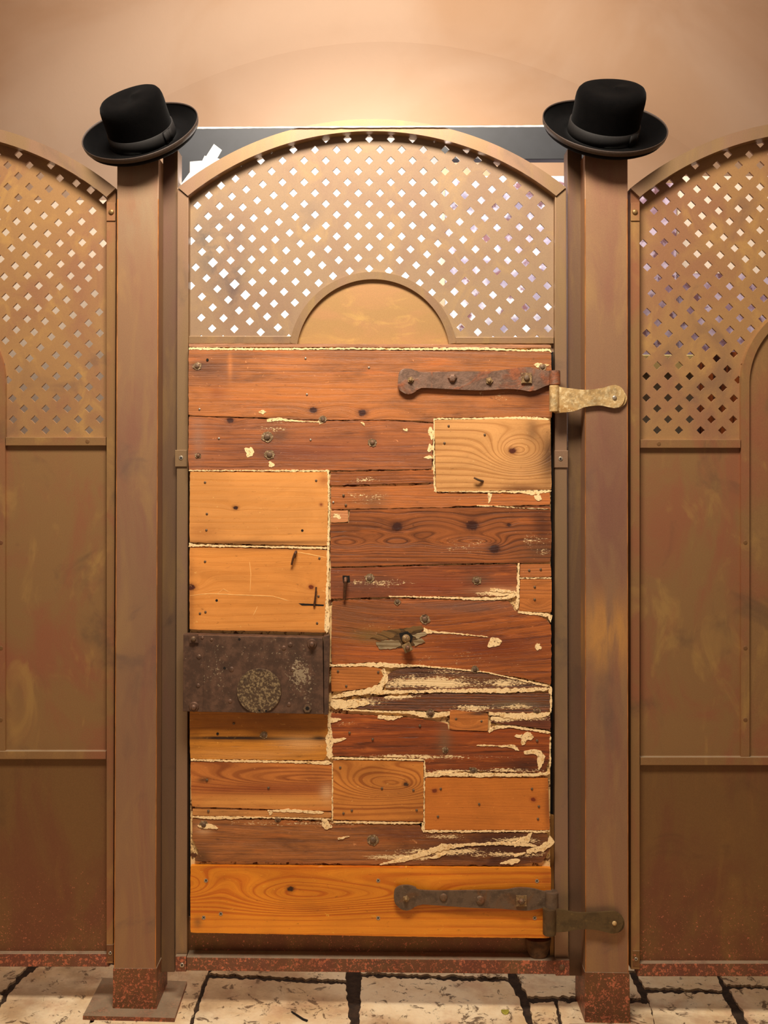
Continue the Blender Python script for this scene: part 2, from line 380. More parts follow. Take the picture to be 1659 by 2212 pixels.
        m = t.step(t.f('ADD', val, t.f('MULTIPLY', tot, 0.215)), 0.655, 0.675)
        m = t.f('MULTIPLY', m, t.step(tot, 0.12, 0.3))
        c = t.mix(m, c, lin(PUTTY)); hgt = t.f('ADD', hgt, t.f('MULTIPLY', m, 0.8))
    t.color(c); t.bump(hgt, 0.55, bumpd); return t.m

def putty_mat():
    t = T('cream_putty', 0.8, 0, 0.25); n = t.noise(t.co, 60, 5, 0.7); n2 = t.noise(t.co, 220, 4, 0.7)
    c = t.mix(t.step(n, 0.5, 0.7), lin(PUTTY), lin((214, 166, 100)))
    c = t.mix(t.f('MULTIPLY', t.step(n2, 0.56, 0.64), 0.85), c, lin((104, 66, 38)))
    t.color(c); t.bump(n2, 0.5, 0.002); return t.m
M_putty = putty_mat()
def fillerback():
    t = T('seam_filler', 0.85, 0, 0.2); n = t.noise(t.vec(t.f('MULTIPLY', t.x, 1.0), t.y, t.z), 42, 4, 0.75)
    t.color(t.mix(t.step(n, 0.48, 0.60), lin((232, 194, 134)), lin((96, 58, 34)))); return t.m
M_fill = fillerback()

# ------------------------------------------------------------------ structure: room
tilt = math.radians(1.25)
ZF0 = P(0, 2187).z
def floor_z(x): return ZF0 - math.tan(tilt)*(x - P(290, 0).x)
def F(px, py):
    """photo point on the floor plane"""
    dx = (px-CX)*S/D; dz = -(py-HY)*S/D     # per metre of depth
    # H + dz*d = ZF0 - tan*(dx*d - x0)
    x0 = P(290, 0).x; tt = math.tan(tilt); d = (ZF0 + tt*x0 - H)/(dz + tt*dx)
    return Vector((dx*d, d-D, H+dz*d))
def floor_mat():
    t = T('limestone_slab', 0.55, 0, 0.4); n = t.noise(t.co, 4, 5, 0.6, 0.5); n2 = t.noise(t.co, 26, 5, 0.75, 0.6); n3 = t.noise(t.co, 9, 4, 0.6)
    c = t.mix(t.step(n, 0.35, 0.65), lin((240, 220, 184)), lin((218, 186, 142)))
    c = t.mix(t.f('MULTIPLY', t.step(n3, 0.5, 0.7), 0.6), c, lin((196, 152, 118)))
    pit = t.step(n2, 0.56, 0.63); c = t.mix(t.f('MULTIPLY', pit, 0.85), c, lin((84, 58, 36)))
    dirt = t.noise(t.co, 2.6, 5, 0.65); c = t.mix(t.f('MULTIPLY', t.step(dirt, 0.46, 0.66), 0.5), c, lin((120, 86, 56)))
    g = t.noise(t.co, 120, 3, 0.7); c = t.mix(0.2, c, t.mix(g, (0, 0, 0, 1), (1, 1, 1, 1)), 'OVERLAY')
    t.color(c); t.bump(t.f('SUBTRACT', g, t.f('MULTIPLY', pit, 2)), 0.4, 0.003); return t.m
M_slab = floor_mat(); M_joint = plain('dirt_joint', (62, 44, 30), 0.95, 0, 0.5, 60, bumpd=0.004)
M_slabdark = None
bm = bmesh.new()
for (x, y) in ((-3.2, -3.2), (3.2, -3.2), (3.2, 2.6), (-3.2, 2.6)): bm.verts.new((x, y, floor_z(x)-0.006))
_f = bm.faces.new(list(bm.verts)); _f.material_index = 1
res = bmesh.ops.extrude_face_region(bm, geom=list(bm.faces))
bmesh.ops.translate(bm, verts=[v for v in res['geom'] if isinstance(v, bmesh.types.BMVert)], vec=(0, 0, -0.06))
slabs = [
 [(60, 2085), (-300, 2085), (-420, 2140), (10, 2140)], [(84, 2085), (30, 2135), (-40, 2235), (175, 2240), (235, 2140), (256, 2085)],
 [(265, 2085), (240, 2140), (180, 2240), (400, 2245), (432, 2140), (450, 2095)], [(460, 2095), (750, 2095), (748, 2117), (452, 2103)],
 [(452, 2112), (746, 2127), (757, 2222), (760, 2238), (330, 2238), (412, 2225)],
 [(780, 2092), (1095, 2092), (1098, 2112), (781, 2101)], [(782, 2110), (1098, 2121), (1122, 2160), (1146, 2240), (1165, 2238), (778, 2238), (777, 2200)],
 [(1110, 2090), (1245, 2090), (1262, 2152), (1140, 2152), (1120, 2112)], [(1143, 2166), (1197, 2164), (1214, 2240), (1160, 2240)],
 [(1206, 2164), (1264, 2166), (1400, 2166), (1422, 2240), (1222, 2240)], [(1262, 2095), (1355, 2095), (1385, 2156), (1275, 2156)],
 [(1372, 2095), (1540, 2095), (1560, 2138), (1392, 2134)], [(1397, 2143), (1560, 2147), (1606, 2235), (1422, 2235)],
 [(1552, 2095), (1850, 2095), (1880, 2128), (1568, 2128)], [(1575, 2136), (1890, 2136), (2000, 2235), (1632, 2235)],
 [(-60, 2150), (5, 2150), (-70, 2245), (-500, 2245), (-420, 2150)]]
for s_i, sl in enumerate(slabs):
    pts = jag(sl, 3.6, 4, s_i, 0.09); vs = [bm.verts.new(F(*p)+Vector((0, 0, 0.0))) for p in pts]
    vb = [bm.verts.new(v.co-Vector((0, 0, 0.02))) for v in vs]; f = bm.faces.new(vs); f.material_index = 0
    for i in range(len(vs)): bm.faces.new((vs[i], vs[(i+1) % len(vs)], vb[(i+1) % len(vb)], vb[i]))
# farther and nearer slabs beyond the seen strip
def grid_slabs(y0, y1, x0, x1, sx, sy):
    y = y0; r = 0
    while y < y1-0.02:
        x = x0 - (0.2 if r % 2 else 0)
        while x < x1:
            q = [(x+0.006, y+0.006), (x+sx-0.006, y+0.006), (x+sx-0.006, y+sy-0.006), (x+0.006, y+sy-0.006)]
            vs = [bm.verts.new((a, b, floor_z(a))) for a, b in q]; vb = [bm.verts.new(v.co-Vector((0, 0, 0.02))) for v in vs]
            bm.faces.new(vs)
            for i in range(4): bm.faces.new((vs[i], vs[(i+1) % 4], vb[(i+1) % 4], vb[i]))
            x += sx
        y += sy; r += 1
grid_slabs(0.25, 1.95, -2.6, 2.6, 0.42, 0.30); grid_slabs(-1.6, -0.10, -2.4, 2.4, 0.45, 0.30)
floor = struct(finish('floor', bm, [M_slab, M_joint]))

# back wall and vault (tunnel vault running towards the viewer, rounded into the back wall)
YB = 2.0
def vz(x): return 3.62-0.25*x*x
bm = bmesh.new(); XN = 60; xs = [-2.9+5.8*i/XN for i in range(XN+1)]; R = 0.32; rows = []
prof = []
for k in range(9):
    a = k/8*math.pi/2; prof.append((YB-R+R*math.cos(a), -R+R*math.sin(a)))
for yy in (1.2, 0.8, 0.4, 0.0, -0.5, -1.0, -1.6, -2.2, -3.0): prof.append((yy, 0.0))
for (yy, dz) in prof: rows.append([bm.verts.new((x, yy, vz(x)+dz)) for x in xs])
for a, b in zip(rows[:-1], rows[1:]):
    for i in range(XN): bm.faces.new((a[i], a[i+1], b[i+1], b[i]))
struct(finish('ceiling', bm, M_wall, smooth=True, angle=60))
bm = bmesh.new(); bot = [bm.verts.new((x, YB, -0.2)) for x in xs]; top = [bm.verts.new((x, YB, vz(x)-R)) for x in xs]
for i in range(XN): bm.faces.new((bot[i], bot[i+1], top[i+1], top[i]))
struct(finish('wall_back', bm, M_wall, smooth=True))
for nm, sx in (('wall_left', -1), ('wall_right', 1)):
    bm = bmesh.new(); x = 2.9*sx
    vs = [bm.verts.new(c) for c in ((x, -3.0, -0.2), (x, YB, -0.2), (x, YB, vz(2.9)-R), (x, YB-R, vz(2.9)), (x, -3.0, vz(2.9)))]
    bm.faces.new(vs); struct(finish(nm, bm, M_wall))

# ------------------------------------------------------------------ perforated panels
A = (23.42, 23.35)
STEPS = [(-42.5, 4.7), (-35.8, 11.0), (-31, 15), (-26.6, 20.8), (-24.9, 21.8), (-21.7, 25.5), (-15, 28.2), (-13.8, 33.5), (-10, 40), (-1.3, 45.4)]+[(0, 46.6)]*14
def lattice_points(xc, diag_y, ybot, ring_cy):
    """diag_y: height where the two bend diagonals meet on the axis"""
    pts = []
    ax, ay = -7*A[0], diag_y-7*A[1]        # anchor of the left bend, relative to the axis
    for j in range(-14, 12):               # regular wedge
        for i in range(-40, 41):
            if (i+j) % 2: continue
            x, y = ax+7*A[0]+i*A[0], diag_y+j*A[1]
            if abs(x) <= -(y-diag_y)*A[0]/A[1]+1.0: pts.append((x, y))
    for sgn in (1, -1):
        gx, gy = ax, ay
        for (sx, sy) in STEPS:
            gx += sx; gy += sy
            for a in range(-30, 40): 
                x, y = gx+a*A[0], gy+a*A[1]
                if x > -8 or x < -402: continue
                pts.append((sgn*x, y))
    out = []
    for x, y in pts:
        r_out = math.hypot(x, y-925)        # inside the arch
        if y < 925 and r_out > 652: continue
        if abs(x) > 399: continue
        if y > ybot-4: continue
        d = math.hypot(x, y-ring_cy)
        if y < ring_cy and d < 178: continue
        if y >= ring_cy and abs(x) < 192: continue
        out.append((xc+x, y))
    return out
def diamond(x, y, h=9.2): return [(x-h, y), (x, y-h), (x+h, y), (x, y+h)]
def arch_band(bm, xc, y0, th, ro=668, ri=636, hw_o=419, hw_i=398):
    ao = math.asin(hw_o/ro); ai = math.asin(hw_i/ri); n = 60
    o = [(xc+ro*math.sin(-ao+2*ao*i/n), 925-ro*math.cos(-ao+2*ao*i/n)) for i in range(n+1)]
    q = [(xc+ri*math.sin(-ai+2*ai*i/n), 919-ri*math.cos(-ai+2*ai*i/n)) for i in range(n+1)]
    add_band(bm, o, q, y0, th)
def sheet_outline(xc, hw, ybot, ring_cy=None):
    r = 652; a = math.asin(min(hw/r, 0.99)); n = 40
    return [(xc+r*math.sin(-a+2*a*i/n), 924-r*math.cos(-a+2*a*i/n)) for i in range(n+1)]+[(xc+hw, ybot), (xc-hw, ybot)]

# ---- centre panel
cp = thing('arched_bronze_gate', 'arched bronze gate with diamond lattice and half-round plate framing the patched wooden door', 'gate', (0, 0.035, P(0, 2103, 0.035).z))
XC = 797.5; XA = 803.5
ySh = 0.058
holes = [diamond(x, y, 11.2 if math.hypot((x-478)/60, (y-620)/70) < 1.0 and x-400 > (y-520)*0.2 and abs((x-430)-(y-545)) < 26 else 9.3)
         for x, y in lattice_points(XC, 580, 742, 769) if 412 < x < 1190]
bm = bmesh.new(); add_perforated(bm, sheet_outline(XA, 402, 760), holes, ySh, 0.006)
finish('lattice_sheet', bm, M_lat, cp)
bm = bmesh.new(); arch_band(bm, XA, 0.030, 0.045)
finish('arch_frame', bm, M_frame, cp, smooth=True)
prism('stile', [(383, 405), (407, 425), (404, 2066), (379, 2066)], 0.035, 0.03, M_frame, cp, 0.0015)
prism('stile', [(1199, 425), (1223, 405), (1228, 2070), (1198, 2070)], 0.035, 0.03, M_frame, cp, 0.0015)
ar = arc(806, 769, 182, math.radians(9), math.radians(171)); ai_ = arc(806, 769, 166, math.radians(9), math.radians(171))
bm = bmesh.new(); add_band(bm, ar, ai_, 0.046, 0.012); finish('lunette_ring', bm, M_frame, cp, smooth=True)
prism('lunette_plate', arc(806, 769, 170, math.radians(2), math.radians(178)), 0.056, 0.004, M_lun, cp)
prism('lattice_rail', rect(407, 726, 628, 742), 0.046, 0.012, M_frame, cp, 0.001); prism('lattice_rail', rect(984, 728, 1196, 742), 0.046, 0.012, M_frame, cp, 0.001)
prism('gap_shade_sheet', rect(402, 761, 1200, 1982), 0.061, 0.003, M_gapshade, cp)  # dark sheet standing in for shade in the gaps beside the door
prism('edge_batten', [(1188, 1760), (1197, 1762), (1197, 2066), (1188, 2066)], 0.048, 0.008, M_ochre, cp, 0.0006)
prism('kick_sheet', [(404, 1980), (1199, 1985), (1199, 2074), (404, 2070)], 0.058, 0.005, M_low, cp)
bm = bmesh.new(); add_prism(bm, [(403, 2068), (1212, 2075), (1212, 2105), (403, 2097)], 0.022, 0.045, 0.002)
finish('bottom_rail', bm, M_rail, cp)
def rivet(name, px, py, y, r, mat, parent, h=0.0015, dome=0.0015, label=None):
    bm = bmesh.new(); add_cyl(bm, P(px, py, y)+Vector((0, 0.001, 0)), (0, -1, 0), r, h+0.001, 18, r*0.92, dome)
    return finish(name, bm, mat, parent, smooth=True, label=label)
def recess_screw(px, py, y, r, parent, mat=None):
    bm = bmesh.new(); add_cyl(bm, P(px, py, y)+Vector((0, 0.001, 0)), (0, -1, 0), r, 0.0022, 18, r*0.85, 0.0006)
    s = finish('screw', bm, mat or M_screw, parent, smooth=True)
    bm = bmesh.new(); c = P(px, py, y-0.0022)
    add_cyl(bm, c+Vector((0, 0.001, 0)), (0, -1, 0), r*0.38, 0.0016, 6)
    finish('recess', bm, M_hole, s); return s
for (q, sx, sy) in (((rect(379, 2066, 402, 2099)), 393, 2085), (rect(1201, 2074, 1230, 2108), 1214, 2090), (rect(378, 972, 404, 1008), 391, 989), (rect(1198, 973, 1227, 1010), 1211, 991)):
    o = prism('bracket_plate', q, 0.021 if sy > 1500 else 0.031, 0.012, M_rail if sy > 1500 else M_frame, cp, 0.001)
    recess_screw(sx, sy, 0.021 if sy > 1500 else 0.031, 0.0062, o) if sx != 1214 else rivet('screw', sx, sy, 0.021, 0.008, M_bolt, o)

# ---- side panels
def side_panel(xc, near, label, dy, ry):
    """near: +1 when the post is on its right. dy: offset of the bars"""
    y0 = 0.018
    t = thing('arched_bronze_screen', label, 'screen', (P(xc, 0).x, y0, P(0, 2106, y0).z))
    def X(d): return xc+near*d               # d: distance from the axis towards the post
    rcy = 828; dg = 637
    hl = [diamond(x, y) for x, y in lattice_points(xc, dg, 944+dy, rcy) if 0 < 1 and abs(x-xc) > 0 and abs(x-xc) < 394]
    bm = bmesh.new(); add_perforated(bm, sheet_outline(xc, 410, 2085+dy), hl, y0+0.022, 0.006); finish('lattice_sheet', bm, M_lat2, t)
    bm = bmesh.new(); arch_band(bm, xc, y0-0.012, 0.05, hw_o=421, hw_i=401); finish('arch_frame', bm, M_frame, t, smooth=True)
    for sg in (1, -1):
        q = [(xc+sg*401, 430), (xc+sg*421, 410), (xc+sg*(415 if xc < 0 else 420), 2085+dy), (xc+sg*401, 2085+dy)]
        bm = bmesh.new(); add_prism(bm, q, y0, 0.03, 0.001); finish('stile', bm, M_sheet, t)
    # central arched plate with its ring continuing down as two strips
    n = 40; o = [(xc-182, 1628+dy)]+arc(xc, rcy, 182, math.pi, 0, n)+[(xc+182, 1628+dy)]
    i_ = [(xc-164, 1628+dy)]+arc(xc, rcy, 164, math.pi, 0, n)+[(xc+164, 1628+dy)]
    bm = bmesh.new(); add_band(bm, o, i_, y0+0.010, 0.014); finish('ring_strip', bm, M_sheet, t, smooth=True)
    prism('centre_plate', i_, y0+0.018, 0.004, M_sheet, t)
    for sg in (1, -1):
        a, b = sorted((xc+sg*183, xc+sg*400))
        s = prism('cross_bar', rect(a, 946+dy*0.4, b, 964+dy*0.4), y0+0.008, 0.016, M_sheet, t, 0.0012)
        rivet('rivet', xc+sg*360, 955+dy*0.4, y0+0.008, 0.0055, M_low, s, 0.0006, 0.0003)
        prism('side_plate', rect(a, 962+dy*0.4, b, 1640+dy), y0+0.019, 0.004, M_sheet, t)
    s = prism('cross_bar', rect(xc-400, 1627+dy, xc+400, 1644+dy), y0+0.006, 0.018, M_sheet, t, 0.0012)
    prism('kick_sheet', rect(xc-401, 1640+dy, xc+401, 2072+dy*1.5), y0+0.018, 0.005, M_low, t)
    prism('bottom_rail', rect(xc-406, 2067+dy*1.6, xc+(406), 2095+dy*1.6), y0+0.003, 0.030, M_rail, t, 0.002)
    for sg in (1, -1):
        for (ya, yb, ys) in ((438, 477, 458), (2045+dy, 2080+dy, 2063+dy)):
            a, b = sorted((xc+sg*401, xc+sg*(420 if ya < 1000 else 416)))
            p_ = prism('bracket_plate', rect(a, ya, b, yb), y0-(0.003 if ya < 1000 else 0.001), 0.008, M_sheet if ya < 1000 else M_low, t, 0.0008)
            if ya < 1000: rivet('rivet', xc+sg*411.5, ys, y0-0.003, 0.0075, M_bronze_rivet, p_, 0.001, 0.004)
            else: recess_screw(xc+sg*409, ys, y0-0.001, 0.005, p_)
    for sg in (1, -1):
        for yy in (1172, 1400, 1555): rivet('rivet', xc+sg*173, yy, y0+0.010, 0.0055, M_low, t, 0.0006, 0.0003)
    return t
M_lat2 = bronze('bronze_lattice_golden', (156, 118, 76), (146, 104, 74), (176, 136, 80), (116, 88, 70), vert=0.7, metal=0.2, patches=[
    (P(250, 880).x, 1.5, 0.12, 0.10, (100, 74, 62), 1.0)])
M_bronze_rivet = plain('bronze_rivet', (150, 118, 74), 0.4, 0.5, 0.2, 100)
side_panel(-171, 1, 'arched bronze lattice screen left of the left post, smooth sheet below', -4, 0)
side_panel(1783, -1, 'arched bronze lattice screen right of the right post, smooth sheet below', 9, 0)

# ------------------------------------------------------------------ posts
def post(name, label, face, jamb, foot, group, dark_strip, plate, ztop):
    base = F(*foot['c']); o = thing('bronze_post', label, 'post', base)
    prism('shaft', face, 0.0, 0.115, M_post_for[name], o, 0.0018)
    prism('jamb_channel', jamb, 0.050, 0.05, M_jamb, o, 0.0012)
    prism('foot_sleeve', foot['q'], -0.0012, 0.12, M_foot, o, 0.0015)
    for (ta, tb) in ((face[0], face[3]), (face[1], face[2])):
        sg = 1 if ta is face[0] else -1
        prism('edge_strip', [(ta[0]+sg*0.4, 430), (ta[0]+sg*1.9, 430), (tb[0]+sg*1.9, tb[1]), (tb[0]+sg*0.4, tb[1])], -0.0006, 0.002, M_edge, o)  # thin copper-coloured strips along both front edges of the shaft
    if plate:
        bm = bmesh.new(); vs = [F(*p) for p in plate]; a = [bm.verts.new(v+Vector((0, 0, 0.010))) for v in vs]; b = [bm.verts.new(v+Vector((0, 0, -0.002))) for v in vs]
        bm.faces.new(a); bm.faces.new(b)
        for i in range(4): bm.faces.new((a[i], a[(i+1) % 4], b[(i+1) % 4], b[i]))
        finish('base_plate', bm, M_rail, o)
    return o
def post_mat(nm, patches):
    return bronze(nm, (150, 114, 84), (144, 100, 80), (164, 128, 86), (112, 90, 78), vert=0.22, patches=patches)
bz = F(291, 2187)
M_post_for = {'L': post_mat('bronze_post_left', [(0, P(0, 440).z-bz.z, 0.1, 0.12, (150, 126, 98), 0.9)]),
              'R': post_mat('bronze_post_right', [(0.0, P(0, 1360).z-F(1311, 2230).z, 0.07, 0.085, (206, 150, 82), 1.6), (0.0, P(0, 1100).z-F(1311, 2230).z, 0.08, 0.3, (128, 84, 74), 0.7)])}
pl = post('L', 'tall bronze post under the left hat, square base plate on the floor', [(253, 341), (343, 341), (337, 2093), (246, 2093)],
     [(352, 324), (384, 324), (377, 2100), (348, 2100)], {'q': [(244, 2092), (338.5, 2092), (338, 2190), (243, 2185)], 'c': (291, 2187)}, 'posts',
     [(339.5, 340), (343, 340), (340, 2093), (336.5, 2093)], [(179, 2203), (377, 2208), (404, 2128), (222, 2120)], 338)
pr = post('R', 'tall bronze post under the right hat holding the two hinge brackets', [(1263, 334), (1356, 334), (1358, 2102), (1264, 2100)],
     [(1226, 322), (1257, 322), (1260, 2108), (1229, 2108)], {'q': [(1263.5, 2100), (1360, 2102), (1362, 2222), (1263.5, 2218)], 'c': (1311, 2222)}, 'posts',
     [(1257, 340), (1262, 340), (1262.5, 2100), (1257.5, 2100)], [(1215, 2275), (1400, 2280), (1385, 2222), (1230, 2220)], 335)

